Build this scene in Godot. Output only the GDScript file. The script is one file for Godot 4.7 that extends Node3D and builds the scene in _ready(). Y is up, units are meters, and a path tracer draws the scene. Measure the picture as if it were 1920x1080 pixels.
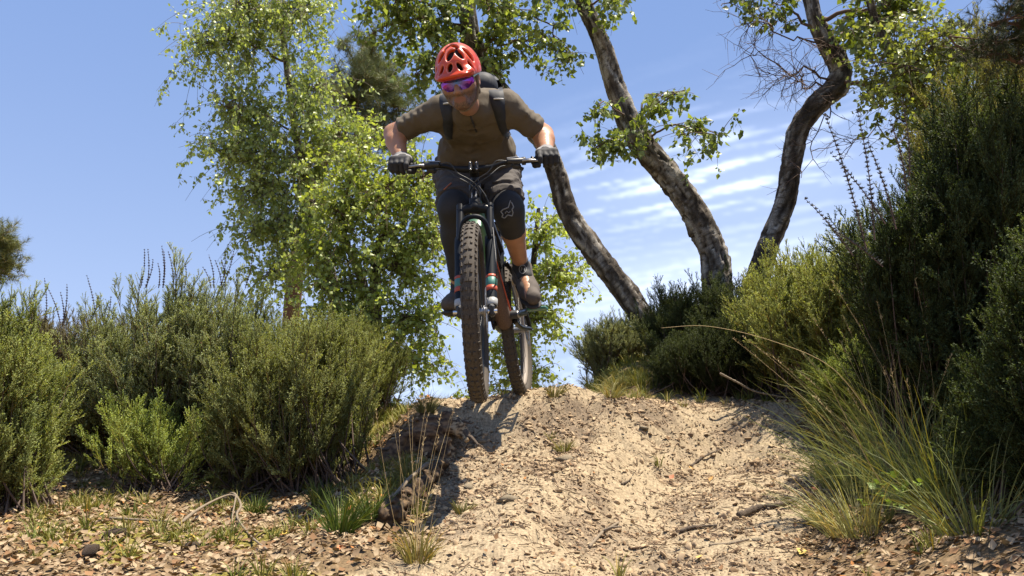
extends Node3D
# A mountain-bike rider coming off a sandy drop between birches, heather and broom.

const F := 1568.274
const PITCH := 0.2268928
const CAM := Vector3(0.0, 1.0, 0.0)
var fwd := Vector3(0, sin(PITCH), -cos(PITCH))
var upc := Vector3(0, cos(PITCH), sin(PITCH))
var rng := RandomNumberGenerator.new()
var n_big := FastNoiseLite.new()
var n_mid := FastNoiseLite.new()
var n_fine := FastNoiseLite.new()
var names := {}
var tex_grain: NoiseTexture2D
var tex_cloth: NoiseTexture2D
var tex_bark: NoiseTexture2D

# ---------------------------------------------------------------- geometry
class Geo:
	var v := PackedVector3Array()
	var c := PackedColorArray()
	var ix := PackedInt32Array()
	var col := Color(1, 1, 1)

	func pt(p: Vector3) -> int:
		v.append(p)
		c.append(col)
		return v.size() - 1

	func tri(a: int, b: int, d: int) -> void:
		ix.append(a); ix.append(b); ix.append(d)

	func quad(a: int, b: int, d: int, e: int) -> void:
		ix.append(a); ix.append(b); ix.append(d)
		ix.append(a); ix.append(d); ix.append(e)

	func flat_tri(a: Vector3, b: Vector3, d: Vector3) -> void:
		tri(pt(a), pt(b), pt(d))

	func flat_quad(a: Vector3, b: Vector3, d: Vector3, e: Vector3) -> void:
		quad(pt(a), pt(b), pt(d), pt(e))

	func box(center: Vector3, size: Vector3, basis := Basis.IDENTITY) -> void:
		var h := size * 0.5
		var p: Array[Vector3] = []
		for i in 8:
			p.append(center + basis * Vector3(h.x if i & 1 else -h.x, h.y if i & 2 else -h.y, h.z if i & 4 else -h.z))
		for f in [[0, 2, 3, 1], [4, 5, 7, 6], [0, 1, 5, 4], [2, 6, 7, 3], [0, 4, 6, 2], [1, 3, 7, 5]]:
			flat_quad(p[f[0]], p[f[1]], p[f[2]], p[f[3]])

	# a box whose long edges are chamfered: an octagonal prism with shrunken ends
	func soft_box(center: Vector3, size: Vector3, basis := Basis.IDENTITY, bev := 0.2) -> void:
		var h := size * 0.5
		var m: float = minf(h.x, minf(h.y, h.z)) * bev * 2.0
		var rings: Array = []
		for k in 4:
			var z: float = [-h.z, -h.z + m, h.z - m, h.z][k]
			var s: float = m if k == 0 or k == 3 else 0.0
			var x: float = h.x - s
			var y: float = h.y - s
			var cc: float = minf(m, minf(x, y) * 0.7)
			var r: Array = []
			for q in [[x, -y + cc], [x, y - cc], [x - cc, y], [-x + cc, y], [-x, y - cc], [-x, -y + cc], [-x + cc, -y], [x - cc, -y]]:
				r.append(center + basis * Vector3(q[0], q[1], z))
			rings.append(r)
		for k in 3:
			for i in 8:
				var j: int = (i + 1) % 8
				flat_quad(rings[k][i], rings[k][j], rings[k + 1][j], rings[k + 1][i])
		for i in range(1, 7):
			flat_tri(rings[0][0], rings[0][i + 1], rings[0][i])
			flat_tri(rings[3][0], rings[3][i], rings[3][i + 1])

	func tube(path: PackedVector3Array, radii: PackedFloat32Array, sides := 8, cap := true, squash := 1.0, side := Vector3.ZERO) -> void:
		var n := path.size()
		if n < 2:
			return
		var t := (path[1] - path[0]).normalized()
		var u := side
		if u == Vector3.ZERO:
			u = Vector3.UP if absf(t.y) < 0.9 else Vector3.RIGHT
		u = (u - t * u.dot(t)).normalized()
		var first := v.size()
		for k in n:
			var a := path[maxi(k - 1, 0)]
			var b := path[mini(k + 1, n - 1)]
			t = (b - a).normalized()
			u = (u - t * u.dot(t)).normalized()
			var w := t.cross(u)
			var r: float = radii[mini(k, radii.size() - 1)]
			for i in sides:
				var q := TAU * i / sides
				pt(path[k] + (u * cos(q) + w * sin(q) * squash) * r)
		for k in n - 1:
			for i in sides:
				var j := (i + 1) % sides
				quad(first + k * sides + i, first + k * sides + j, first + (k + 1) * sides + j, first + (k + 1) * sides + i)
		if cap:
			var e0 := pt(path[0])
			var e1 := pt(path[n - 1])
			for i in sides:
				var j := (i + 1) % sides
				tri(e0, first + j, first + i)
				tri(e1, first + (n - 1) * sides + i, first + (n - 1) * sides + j)

	func rod(a: Vector3, b: Vector3, ra: float, rb := -1.0, sides := 10) -> void:
		tube(PackedVector3Array([a, b]), PackedFloat32Array([ra, ra if rb < 0.0 else rb]), sides)

	# profile of (radius, along axis x) turned round the x axis
	func lathe(profile: Array, center: Vector3, basis: Basis, sides := 32, closed := false) -> void:
		var first := v.size()
		var n := profile.size()
		for k in n:
			for i in sides:
				var q := TAU * i / sides
				pt(center + basis * Vector3(profile[k].y, profile[k].x * cos(q), profile[k].x * sin(q)))
		for k in (n if closed else n - 1):
			var k2 := (k + 1) % n
			for i in sides:
				var j := (i + 1) % sides
				quad(first + k * sides + i, first + k * sides + j, first + k2 * sides + j, first + k2 * sides + i)

	func mesh(smooth := true) -> ArrayMesh:
		var n := PackedVector3Array()
		n.resize(v.size())
		var out := PackedInt32Array()
		out.resize(ix.size())
		for k in range(0, ix.size(), 3):
			var a := ix[k]
			var b := ix[k + 1]
			var d := ix[k + 2]
			var w := (v[b] - v[a]).cross(v[d] - v[a])
			n[a] += w; n[b] += w; n[d] += w
			out[k] = a; out[k + 1] = d; out[k + 2] = b
		for k in n.size():
			n[k] = n[k].normalized() if n[k].length_squared() > 1e-24 else Vector3.UP
		var arr := []
		arr.resize(Mesh.ARRAY_MAX)
		arr[Mesh.ARRAY_VERTEX] = v
		arr[Mesh.ARRAY_NORMAL] = n
		arr[Mesh.ARRAY_COLOR] = c
		arr[Mesh.ARRAY_INDEX] = out
		var m := ArrayMesh.new()
		m.add_surface_from_arrays(Mesh.PRIMITIVE_TRIANGLES, arr)
		return m

# ---------------------------------------------------------------- smooth bodies: distance field + surface nets
class Sdf:
	var prims: Array = []      # [kind, op, k, a, b, ra, rb, axis, squash]   op 0 join, 1 carve
	var cuts: Array = []       # [point, normal, reach]
	var noise: FastNoiseLite
	var amp := 0.0
	var nscale := Vector3.ONE
	var raw := PackedVector3Array()   # the points of the last build, in the field's own axes
	var zone: Array = []       # [point, reach]: noise only there

	func cap(a: Vector3, b: Vector3, ra: float, rb: float, k := 0.03, axis := Vector3.ZERO, squash := 1.0) -> void:
		prims.append([0, 0, k, a, b, ra, rb, axis, squash])

	func chain(pts: Array, rs: Array, k := 0.02) -> void:
		for i in pts.size() - 1:
			cap(pts[i], pts[i + 1], rs[i], rs[i + 1], k)

	func ball(a: Vector3, r: Vector3, k := 0.02, op := 0, basis := Basis.IDENTITY) -> void:
		prims.append([1, op, k, a, r, 0.0, 0.0, basis.inverse(), 1.0])

	static func one(pr: Array, p: Vector3) -> float:
		if pr[0] == 0:
			var a: Vector3 = pr[3]
			var ab: Vector3 = pr[4] - a
			var q := p
			var sq: float = pr[8]
			if sq != 1.0:
				var ax: Vector3 = pr[7]
				q = p + ax * ((p - a).dot(ax) * (1.0 / sq - 1.0))
			var t := clampf((q - a).dot(ab) / maxf(ab.length_squared(), 1e-9), 0.0, 1.0)
			return (q - a - ab * t).length() - lerpf(pr[5], pr[6], t)
		var r: Vector3 = pr[4]
		var bs: Basis = pr[7]
		var l = bs * (p - pr[3]) / r
		return (l.length() - 1.0) * minf(r.x, minf(r.y, r.z))

	func eval(p: Vector3) -> float:
		var d := 1.0
		for pr in prims:
			d = mixin(d, one(pr, p), pr[1], pr[2])
		return d

	static func mixin(d: float, e: float, op: int, k: float) -> float:
		if op == 1:
			e = -e
			var h1 := maxf(k - absf(d - e), 0.0) / k
			return maxf(d, e) + h1 * h1 * k * 0.25
		var h := maxf(k - absf(d - e), 0.0) / k
		return minf(d, e) - h * h * k * 0.25

	# walks from p along dir until the surface is met
	func hit(p: Vector3, dir: Vector3, most := 1.0) -> Vector3:
		var t := 0.0
		for i in 60:
			var d := eval(p + dir * t)
			if d < 0.001:
				break
			t += maxf(d * 0.7, 0.001)
			if t > most:
				break
		return p + dir * t

	func build(g: Geo, cell: float, xf := Transform3D.IDENTITY) -> int:
		var begun := g.v.size()
		raw.clear()
		var lo := Vector3.ONE * 1e9
		var hi := -lo
		for pr in prims:
			if pr[1] == 1:
				continue
			if pr[0] == 0:
				var r: float = maxf(pr[5], pr[6])
				lo = lo.min(pr[3] - Vector3.ONE * r).min(pr[4] - Vector3.ONE * r)
				hi = hi.max(pr[3] + Vector3.ONE * r).max(pr[4] + Vector3.ONE * r)
			else:
				var rr: Vector3 = pr[4]
				var m := maxf(rr.x, maxf(rr.y, rr.z))
				lo = lo.min(pr[3] - Vector3.ONE * m)
				hi = hi.max(pr[3] + Vector3.ONE * m)
		lo -= Vector3.ONE * (cell * 3.0 + amp)
		hi += Vector3.ONE * (cell * 3.0 + amp)
		var nx := int((hi.x - lo.x) / cell) + 2
		var ny := int((hi.y - lo.y) / cell) + 2
		var nz := int((hi.z - lo.z) / cell) + 2
		var fld := PackedFloat32Array()
		fld.resize(nx * ny * nz)
		fld.fill(0.2)
		for pr in prims:
			var mg: float = pr[2] + cell * 3.0
			var plo: Vector3
			var phi: Vector3
			if pr[0] == 0:
				var r: float = maxf(pr[5], pr[6]) + mg
				plo = pr[3].min(pr[4]) - Vector3.ONE * r
				phi = pr[3].max(pr[4]) + Vector3.ONE * r
			else:
				var rr: Vector3 = pr[4]
				var m := maxf(rr.x, maxf(rr.y, rr.z)) + mg
				plo = pr[3] - Vector3.ONE * m
				phi = pr[3] + Vector3.ONE * m
			var i0 := maxi(int((plo.x - lo.x) / cell), 0)
			var j0 := maxi(int((plo.y - lo.y) / cell), 0)
			var k0 := maxi(int((plo.z - lo.z) / cell), 0)
			var i1 := mini(int((phi.x - lo.x) / cell) + 1, nx - 1)
			var j1 := mini(int((phi.y - lo.y) / cell) + 1, ny - 1)
			var k1 := mini(int((phi.z - lo.z) / cell) + 1, nz - 1)
			var kind: int = pr[0]
			var op: int = pr[1]
			var kk: float = pr[2]
			var a: Vector3 = pr[3]
			var ab: Vector3 = pr[4] - a
			var inv := 1.0 / maxf(ab.length_squared(), 1e-9)
			var ra: float = pr[5]
			var rb: float = pr[6]
			var sq: float = pr[8]
			var ax: Vector3 = pr[7] if kind == 0 else Vector3.ZERO
			var bs: Basis = pr[7] if kind == 1 else Basis.IDENTITY
			var el: Vector3 = pr[4]
			var elm := minf(el.x, minf(el.y, el.z))
			for k in range(k0, k1 + 1):
				for j in range(j0, j1 + 1):
					var at := (k * ny + j) * nx
					for i in range(i0, i1 + 1):
						var p := lo + Vector3(i, j, k) * cell
						var e: float
						if kind == 0:
							if sq != 1.0:
								p += ax * ((p - a).dot(ax) * (1.0 / sq - 1.0))
							var t := clampf((p - a).dot(ab) * inv, 0.0, 1.0)
							e = (p - a - ab * t).length() - (ra + (rb - ra) * t)
						else:
							e = ((bs * (p - a) / el).length() - 1.0) * elm
						if e > mg and op == 0:
							continue
						fld[at + i] = mixin(fld[at + i], e, op, kk)
		if amp > 0.0:
			var band := amp + cell * 2.5
			for k in nz:
				for j in ny:
					var at := (k * ny + j) * nx
					for i in nx:
						var d := fld[at + i]
						if absf(d) < band:
							var p := lo + Vector3(i, j, k) * cell
							var w := 1.0
							if zone.size():
								w = 0.0
								for zn in zone:
									w = maxf(w, 1.0 - smoothstep(zn[1] * 0.6, zn[1], p.distance_to(zn[0])))
							if w > 0.0:
								var q := p * nscale
								fld[at + i] = d + noise.get_noise_3d(q.x, q.y, q.z) * amp * w
		for cu in cuts:
			var reach: float = cu[2]
			var c0: Vector3 = cu[0]
			var nn: Vector3 = cu[1]
			var i0 := maxi(int((c0.x - reach - lo.x) / cell), 0)
			var j0 := maxi(int((c0.y - reach - lo.y) / cell), 0)
			var k0 := maxi(int((c0.z - reach - lo.z) / cell), 0)
			for k in range(k0, mini(int((c0.z + reach - lo.z) / cell) + 1, nz - 1) + 1):
				for j in range(j0, mini(int((c0.y + reach - lo.y) / cell) + 1, ny - 1) + 1):
					for i in range(i0, mini(int((c0.x + reach - lo.x) / cell) + 1, nx - 1) + 1):
						var p := lo + Vector3(i, j, k) * cell - c0
						if p.length_squared() < reach * reach:
							var at := (k * ny + j) * nx + i
							fld[at] = maxf(fld[at], p.dot(nn))
		# surface nets
		var vid := PackedInt32Array()
		vid.resize(nx * ny * nz)
		vid.fill(-1)
		var sy := nx
		var sz := nx * ny
		for k in nz - 1:
			for j in ny - 1:
				var at := (k * ny + j) * nx
				for i in nx - 1:
					var q := at + i
					var f0 := fld[q]
					if f0 > 0.1:
						continue
					var f1 := fld[q + 1]
					var f2 := fld[q + sy]
					var f3 := fld[q + sy + 1]
					var f4 := fld[q + sz]
					var f5 := fld[q + sz + 1]
					var f6 := fld[q + sz + sy]
					var f7 := fld[q + sz + sy + 1]
					var cnt := int(f0 < 0) + int(f1 < 0) + int(f2 < 0) + int(f3 < 0) + int(f4 < 0) + int(f5 < 0) + int(f6 < 0) + int(f7 < 0)
					if cnt == 0 or cnt == 8:
						continue
					var s := Vector3.ZERO
					var m := 0
					if (f0 < 0) != (f1 < 0): s += Vector3(f0 / (f0 - f1), 0, 0); m += 1
					if (f2 < 0) != (f3 < 0): s += Vector3(f2 / (f2 - f3), 1, 0); m += 1
					if (f4 < 0) != (f5 < 0): s += Vector3(f4 / (f4 - f5), 0, 1); m += 1
					if (f6 < 0) != (f7 < 0): s += Vector3(f6 / (f6 - f7), 1, 1); m += 1
					if (f0 < 0) != (f2 < 0): s += Vector3(0, f0 / (f0 - f2), 0); m += 1
					if (f1 < 0) != (f3 < 0): s += Vector3(1, f1 / (f1 - f3), 0); m += 1
					if (f4 < 0) != (f6 < 0): s += Vector3(0, f4 / (f4 - f6), 1); m += 1
					if (f5 < 0) != (f7 < 0): s += Vector3(1, f5 / (f5 - f7), 1); m += 1
					if (f0 < 0) != (f4 < 0): s += Vector3(0, 0, f0 / (f0 - f4)); m += 1
					if (f1 < 0) != (f5 < 0): s += Vector3(1, 0, f1 / (f1 - f5)); m += 1
					if (f2 < 0) != (f6 < 0): s += Vector3(0, 1, f2 / (f2 - f6)); m += 1
					if (f3 < 0) != (f7 < 0): s += Vector3(1, 1, f3 / (f3 - f7)); m += 1
					var p := lo + (Vector3(i, j, k) + s / m) * cell
					raw.append(p)
					vid[q] = g.pt(xf * p)
		for k in range(1, nz - 1):
			for j in range(1, ny - 1):
				var at := (k * ny + j) * nx
				for i in range(1, nx - 1):
					var q := at + i
					if vid[q] < 0 and vid[q - 1] < 0 and vid[q - sy] < 0 and vid[q - sz] < 0:
						continue
					var inside := fld[q] < 0
					if inside != (fld[q + 1] < 0):
						face(g, vid[q - sy - sz], vid[q - sz], vid[q], vid[q - sy], not inside)
					if inside != (fld[q + sy] < 0):
						face(g, vid[q - 1 - sz], vid[q - 1], vid[q], vid[q - sz], not inside)
					if inside != (fld[q + sz] < 0):
						face(g, vid[q - 1 - sy], vid[q - sy], vid[q], vid[q - 1], not inside)
		return begun

	static func face(g: Geo, a: int, b: int, d: int, e: int, flip: bool) -> void:
		if a < 0 or b < 0 or d < 0 or e < 0:
			return
		if flip:
			g.quad(e, d, b, a)
		else:
			g.quad(a, b, d, e)

# ---------------------------------------------------------------- small helpers
func at(u: float, v: float, d: float) -> Vector3:
	return CAM + fwd * d + Vector3((u - 960.0) / F * d, 0, 0) + upc * ((540.0 - v) / F * d)

func gp(u: float, v: float, from := 1.5) -> Vector3:     # where the sight line through a point of the photograph meets the ground
	var dir := (at(u, v, 1.0) - CAM)
	var t := from
	while t < 14.0:
		var p := CAM + dir * t
		if p.y < height(p.x, p.z):
			return Vector3(p.x, height(p.x, p.z), p.z)
		t += 0.01
	return CAM + dir * 14.0

func numbered(called: String) -> String:
	var k: int = names.get(called, 0)
	names[called] = k + 1
	return called if k == 0 else "%s_%03d" % [called, k]

func tag(o: Node, label: String, category := "", group := "", kind := "") -> Node:
	o.set_meta("label", label)
	if category: o.set_meta("category", category)
	if group: o.set_meta("group", group)
	if kind: o.set_meta("kind", kind)
	return o

func thing(called: String, label: String, category: String, where := Vector3.ZERO, group := "") -> Node3D:
	var o := Node3D.new()
	o.name = numbered(called)
	add_child(o, true)
	o.position = where
	tag(o, label, category, group)
	return o

func put(called: String, m: Mesh, material: Material, parent: Node = self) -> MeshInstance3D:
	var o := MeshInstance3D.new()
	o.name = numbered(called) if parent == self else called
	o.mesh = m
	o.material_override = material
	parent.add_child(o, true)
	return o

func group_part(called: String, parent: Node) -> Node3D:
	var o := Node3D.new()
	o.name = called
	parent.add_child(o, true)
	return o

func many(called: String, m: Mesh, xs: Array, cs: PackedColorArray, material: Material, parent: Node = self) -> MultiMeshInstance3D:
	var mm := MultiMesh.new()
	mm.transform_format = MultiMesh.TRANSFORM_3D
	mm.use_colors = true
	mm.mesh = m
	mm.instance_count = xs.size()
	var b := PackedFloat32Array()
	b.resize(xs.size() * 16)
	for k in xs.size():
		var t: Transform3D = xs[k]
		var q := k * 16
		b[q] = t.basis.x.x; b[q + 1] = t.basis.y.x; b[q + 2] = t.basis.z.x; b[q + 3] = t.origin.x
		b[q + 4] = t.basis.x.y; b[q + 5] = t.basis.y.y; b[q + 6] = t.basis.z.y; b[q + 7] = t.origin.y
		b[q + 8] = t.basis.x.z; b[q + 9] = t.basis.y.z; b[q + 10] = t.basis.z.z; b[q + 11] = t.origin.z
		b[q + 12] = cs[k].r; b[q + 13] = cs[k].g; b[q + 14] = cs[k].b; b[q + 15] = 1.0
	mm.buffer = b
	var o := MultiMeshInstance3D.new()
	o.name = numbered(called) if parent == self else called
	o.multimesh = mm
	o.material_override = material
	o.set_meta("kind", "stuff")
	parent.add_child(o, true)
	return o

func lin(r: float, g: float, b: float) -> Color:
	return Color(r, g, b).linear_to_srgb()

func mat(color: Color, rough := 0.8, metal := 0.0, tinted := false) -> StandardMaterial3D:
	var m := StandardMaterial3D.new()
	m.albedo_color = color.linear_to_srgb()
	m.roughness = rough
	m.metallic = metal
	m.vertex_color_use_as_albedo = tinted
	m.cull_mode = BaseMaterial3D.CULL_DISABLED
	return m

func leaf_mat(rough := 0.5, glow := 0.8, spec := 0.5) -> StandardMaterial3D:
	var m := mat(Color(1, 1, 1), rough, 0.0, true)
	m.backlight_enabled = true
	m.backlight = Color(glow, glow, glow * 0.6)
	m.metallic_specular = spec
	return m

func grainy(m: StandardMaterial3D, t: NoiseTexture2D, scale: float, bump := 0.0) -> StandardMaterial3D:
	m.albedo_texture = t
	m.uv1_triplanar = true
	m.uv1_scale = Vector3.ONE * scale
	if bump > 0.0:
		m.heightmap_enabled = true
		m.heightmap_texture = t
		m.heightmap_scale = bump
	return m

func noise_tex(freq: float, lo: float, kind := FastNoiseLite.TYPE_SIMPLEX_SMOOTH, oct := 4, size := 512) -> NoiseTexture2D:
	var n := FastNoiseLite.new()
	n.noise_type = kind
	n.frequency = freq
	n.fractal_octaves = oct
	n.seed = 7
	var t := NoiseTexture2D.new()
	t.width = size
	t.height = size
	t.seamless = true
	t.noise = n
	var r := Gradient.new()
	r.set_color(0, Color(lo, lo, lo))
	r.set_color(1, Color(1, 1, 1))
	t.color_ramp = r
	return t

func rnd(a: float, b: float) -> float:
	return rng.randf_range(a, b)

func rdir() -> Vector3:
	var d := Vector3(rng.randfn(), rng.randfn(), rng.randfn())
	return d.normalized()

func inball() -> Vector3:
	return rdir() * pow(rng.randf(), 0.36)

func facing(dir: Vector3, spin: float) -> Basis:         # y axis along dir
	var y := dir.normalized()
	var x := y.cross(Vector3.UP if absf(y.y) < 0.95 else Vector3.RIGHT).normalized()
	return Basis(x, y, x.cross(y)) * Basis(Vector3.UP, spin)

func curve(pts: Array, step: float) -> PackedVector3Array:
	var cv := Curve3D.new()
	for k in pts.size():
		var a: Vector3 = pts[maxi(k - 1, 0)]
		var b: Vector3 = pts[mini(k + 1, pts.size() - 1)]
		var t := (b - a) / 6.0
		cv.add_point(pts[k], -t, t)
	cv.bake_interval = step
	return cv.get_baked_points()

# ---------------------------------------------------------------- the lie of the land
const MID := [[-60.0, 0.2], [0.0, 0.42], [1.5, 0.52], [2.63, 0.72], [3.02, 0.82], [3.59, 1.0], [4.06, 1.15], [4.24, 1.26], [4.38, 1.395], [4.5, 1.432], [4.9, 1.45], [6.0, 1.42], [9.0, 1.25], [20.0, 0.5], [250.0, -3.0]]
const LEFT := [[-60.0, 0.2], [0.0, 0.48], [2.63, 0.72], [4.4, 0.95], [5.0, 1.2], [5.6, 1.45], [6.3, 1.56], [8.0, 1.5], [9.0, 1.4], [20.0, 0.5], [250.0, -3.0]]

func prof(p: Array, z: float) -> float:
	for k in p.size() - 1:
		if z < p[k + 1][0]:
			return lerpf(p[k][1], p[k + 1][1], clampf((z - p[k][0]) / (p[k + 1][0] - p[k][0]), 0.0, 1.0))
	return p[-1][1]

func soft(p: Array, z: float) -> float:
	return (prof(p, z - 0.06) + prof(p, z) * 2.0 + prof(p, z + 0.06)) * 0.25

func base_height(x: float, z: float) -> float:
	var d := -z
	var wl := smoothstep(-0.95, -0.42, x + n_big.get_noise_2d(0.0, d * 3.0) * 0.12)
	# the edge of the drop wavers; it lies farther back on the right
	var dd := d + n_big.get_noise_2d(x * 2.2, 9.0) * 0.10 - 0.10 * smoothstep(0.3, 1.2, x)
	var y := lerpf(soft(LEFT, d), soft(MID, dd), wl)
	# a worn rut that swings from the right of the lip down to the middle
	var rx := 0.42 + 0.62 * smoothstep(3.0, 4.5, d) - 0.1 * smoothstep(3.2, 2.5, d)
	y -= 0.075 * exp(-pow((x - rx) / 0.24, 2.0)) * smoothstep(2.3, 2.9, d) * (1.0 - smoothstep(4.5, 4.9, d))
	y += 0.035 * exp(-pow((x - rx + 0.42) / 0.18, 2.0)) * smoothstep(2.6, 3.2, d) * (1.0 - smoothstep(4.3, 4.7, d))
	var xr := 0.86 + (d - 2.6) * 0.45
	y += clampf((x - xr) * 0.34, 0.0, 0.65) * (1.0 - smoothstep(5.0, 8.0, d) * 0.5)
	y += 0.055 * exp(-pow((x - 0.22) / 0.26, 2.0) - pow((d - 4.55) / 0.24, 2.0))
	y += 0.52 * smoothstep(0.15, 1.0, x) * smoothstep(4.75, 6.6, d) * (1.0 - smoothstep(9.0, 16.0, d))
	return y

func on_path(x: float, z: float) -> float:               # 1 on the bare sand, 0 off it
	var d := -z
	var wob := n_mid.get_noise_2d(x * 0.6, z * 0.6) * 0.22
	var l := lerpf(-0.42, -0.30, clampf((d - 2.6) / 1.0, 0.0, 1.0))
	if d > 3.6:
		l = lerpf(-0.30, -0.46, clampf((d - 3.6) / 0.8, 0.0, 1.0))
	var r := 0.80 + (d - 2.6) * 0.46
	var a := smoothstep(l - 0.12, l + 0.10, x + wob)
	var b := 1.0 - smoothstep(r - 0.06, r + 0.14, x + wob)
	return a * b * (1.0 - smoothstep(4.75, 5.3, d))

func height(x: float, z: float) -> float:
	var y := base_height(x, z)
	var d := -z
	var near := 1.0 - smoothstep(6.0, 12.0, d)
	y += n_mid.get_noise_2d(x, z) * 0.035
	if near > 0.0 and d > 1.0:
		var face := smoothstep(3.7, 4.1, d) * (1.0 - smoothstep(4.4, 4.7, d))
		y += n_fine.get_noise_2d(x, z) * (0.013 + 0.02 * face) * near
	return y

# ---------------------------------------------------------------- the scene
func _ready() -> void:
	rng.seed = 41
	var cam := Camera3D.new()
	cam.name = "camera"
	cam.position = CAM
	cam.rotation.x = PITCH
	cam.fov = 38.0
	cam.near = 0.05
	cam.far = 900.0
	add_child(cam)
	cam.current = true
	var sky := ProceduralSkyMaterial.new()
	sky.sky_top_color = lin(0.100, 0.166, 0.335)
	sky.sky_horizon_color = lin(0.325, 0.40, 0.54)
	sky.sky_curve = 0.17
	sky.ground_bottom_color = lin(0.18, 0.16, 0.11)
	sky.ground_horizon_color = lin(0.45, 0.52, 0.58)
	sky.sky_cover = cirrus()
	sky.sky_cover_modulate = Color(1, 1, 1, 1)
	sky.sun_angle_max = 6.0
	var env := Environment.new()
	env.background_mode = Environment.BG_SKY
	env.sky = Sky.new()
	env.sky.sky_material = sky
	env.tonemap_mode = Environment.TONE_MAPPER_LINEAR
	env.tonemap_exposure = 2.25
	env.sdfgi_enabled = true
	env.ssao_enabled = true
	env.ssil_enabled = true
	var we := WorldEnvironment.new()
	we.name = "world"
	we.environment = env
	add_child(we)
	var sun := DirectionalLight3D.new()
	sun.name = "sun"
	sun.light_color = Color(1.0, 0.955, 0.88)
	sun.light_energy = 1.6
	sun.light_angular_distance = 0.5
	sun.shadow_enabled = true
	add_child(sun)
	sun.look_at_from_position(Vector3(0.27, 0.95, 0.05), Vector3.ZERO, Vector3.UP)

	n_big.seed = 3; n_big.frequency = 0.5; n_big.fractal_octaves = 3
	n_mid.seed = 5; n_mid.frequency = 1.3; n_mid.fractal_octaves = 4
	n_fine.seed = 8; n_fine.frequency = 8.0; n_fine.fractal_octaves = 4
	tex_grain = noise_tex(0.02, 0.55, FastNoiseLite.TYPE_SIMPLEX_SMOOTH, 6)
	tex_cloth = noise_tex(0.05, 0.7, FastNoiseLite.TYPE_SIMPLEX, 3, 256)
	tex_bark = noise_tex(0.03, 0.45, FastNoiseLite.TYPE_CELLULAR, 4)
	var t0 := Time.get_ticks_msec()
	make_ground()
	print("ground ", Time.get_ticks_msec() - t0); t0 = Time.get_ticks_msec()
	make_trees()
	print("trees ", Time.get_ticks_msec() - t0); t0 = Time.get_ticks_msec()
	make_bushes()
	print("bushes ", Time.get_ticks_msec() - t0); t0 = Time.get_ticks_msec()
	make_bike()
	print("bike ", Time.get_ticks_msec() - t0); t0 = Time.get_ticks_msec()
	make_rider()
	print("rider ", Time.get_ticks_msec() - t0); t0 = Time.get_ticks_msec()
	make_litter()
	print("litter ", Time.get_ticks_msec() - t0)

# thin streaks of high cloud, laid out round the whole sky
func cirrus() -> ImageTexture:
	var w := 2048
	var h := 1024
	var im := Image.create(w, h, false, Image.FORMAT_RGBA8)
	var a := FastNoiseLite.new()
	a.seed = 21; a.frequency = 1.0; a.fractal_octaves = 4
	var b := FastNoiseLite.new()
	b.seed = 22; b.frequency = 1.0; b.fractal_octaves = 2
	for y in range(0, h / 2 + 1):
		var el := PI * 0.5 - (y + 0.5) / h * PI
		var ce := cos(el)
		for x in w:
			var az := (x + 0.5) / w * TAU
			# a flat sheet of cloud far overhead, drawn out along one direction
			var k := 1.0 / maxf(sin(el) + 0.06, 0.06)
			var px := sin(az) * ce * k
			var pz := -cos(az) * ce * k
			var s := px * 0.84 + pz * 0.54
			var t := -px * 0.54 + pz * 0.84
			var veil := smoothstep(0.3, 0.6, b.get_noise_2d(s * 0.3 + 30.6, t * 0.3 + 12.2))
			var streak := a.get_noise_2d(s * 2.1 + 11.0, t * 12.5)
			var sheet := exp(-pow((s + 0.75) / 0.6, 2.0) - pow((t + 2.22) / 0.36, 2.0))
			sheet = maxf(sheet, exp(-pow((s - 2.2) / 0.9, 2.0) - pow((t - 0.6) / 0.5, 2.0)))
			sheet = maxf(sheet, exp(-pow((s + 3.4) / 0.9, 2.0) - pow((t - 1.9) / 0.6, 2.0)))
			var thin := exp(-pow((s + 0.9) / 1.3, 2.0) - pow((t + 3.4) / 0.75, 2.0))
			veil = maxf(veil * 0.6, maxf(sheet, thin * 0.75))
			var f := smoothstep(-0.02, 0.5, streak) * veil * (0.5 + 0.5 * sheet)
			f = f * 0.34 + veil * 0.08 + thin * 0.15
			f *= smoothstep(0.02, 0.12, sin(el))
			im.set_pixel(x, y, Color(1, 1, 1, clampf(f, 0.0, 0.8)))
	return ImageTexture.create_from_image(im)

func axis(lo: float, hi: float, step: float, a: float, b: float) -> PackedFloat32Array:
	var out := PackedFloat32Array()
	var x := lo
	while x < hi:
		out.append(x)
		x += step
	var s := step
	while x < b:
		out.append(x)
		s *= 1.25
		x += s
	out.append(b)
	var pre := PackedFloat32Array()
	x = lo
	s = step
	while true:
		s *= 1.25
		x -= s
		if x < a:
			break
		pre.append(x)
	pre.append(a)
	pre.reverse()
	pre.append_array(out)
	return pre

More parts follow.
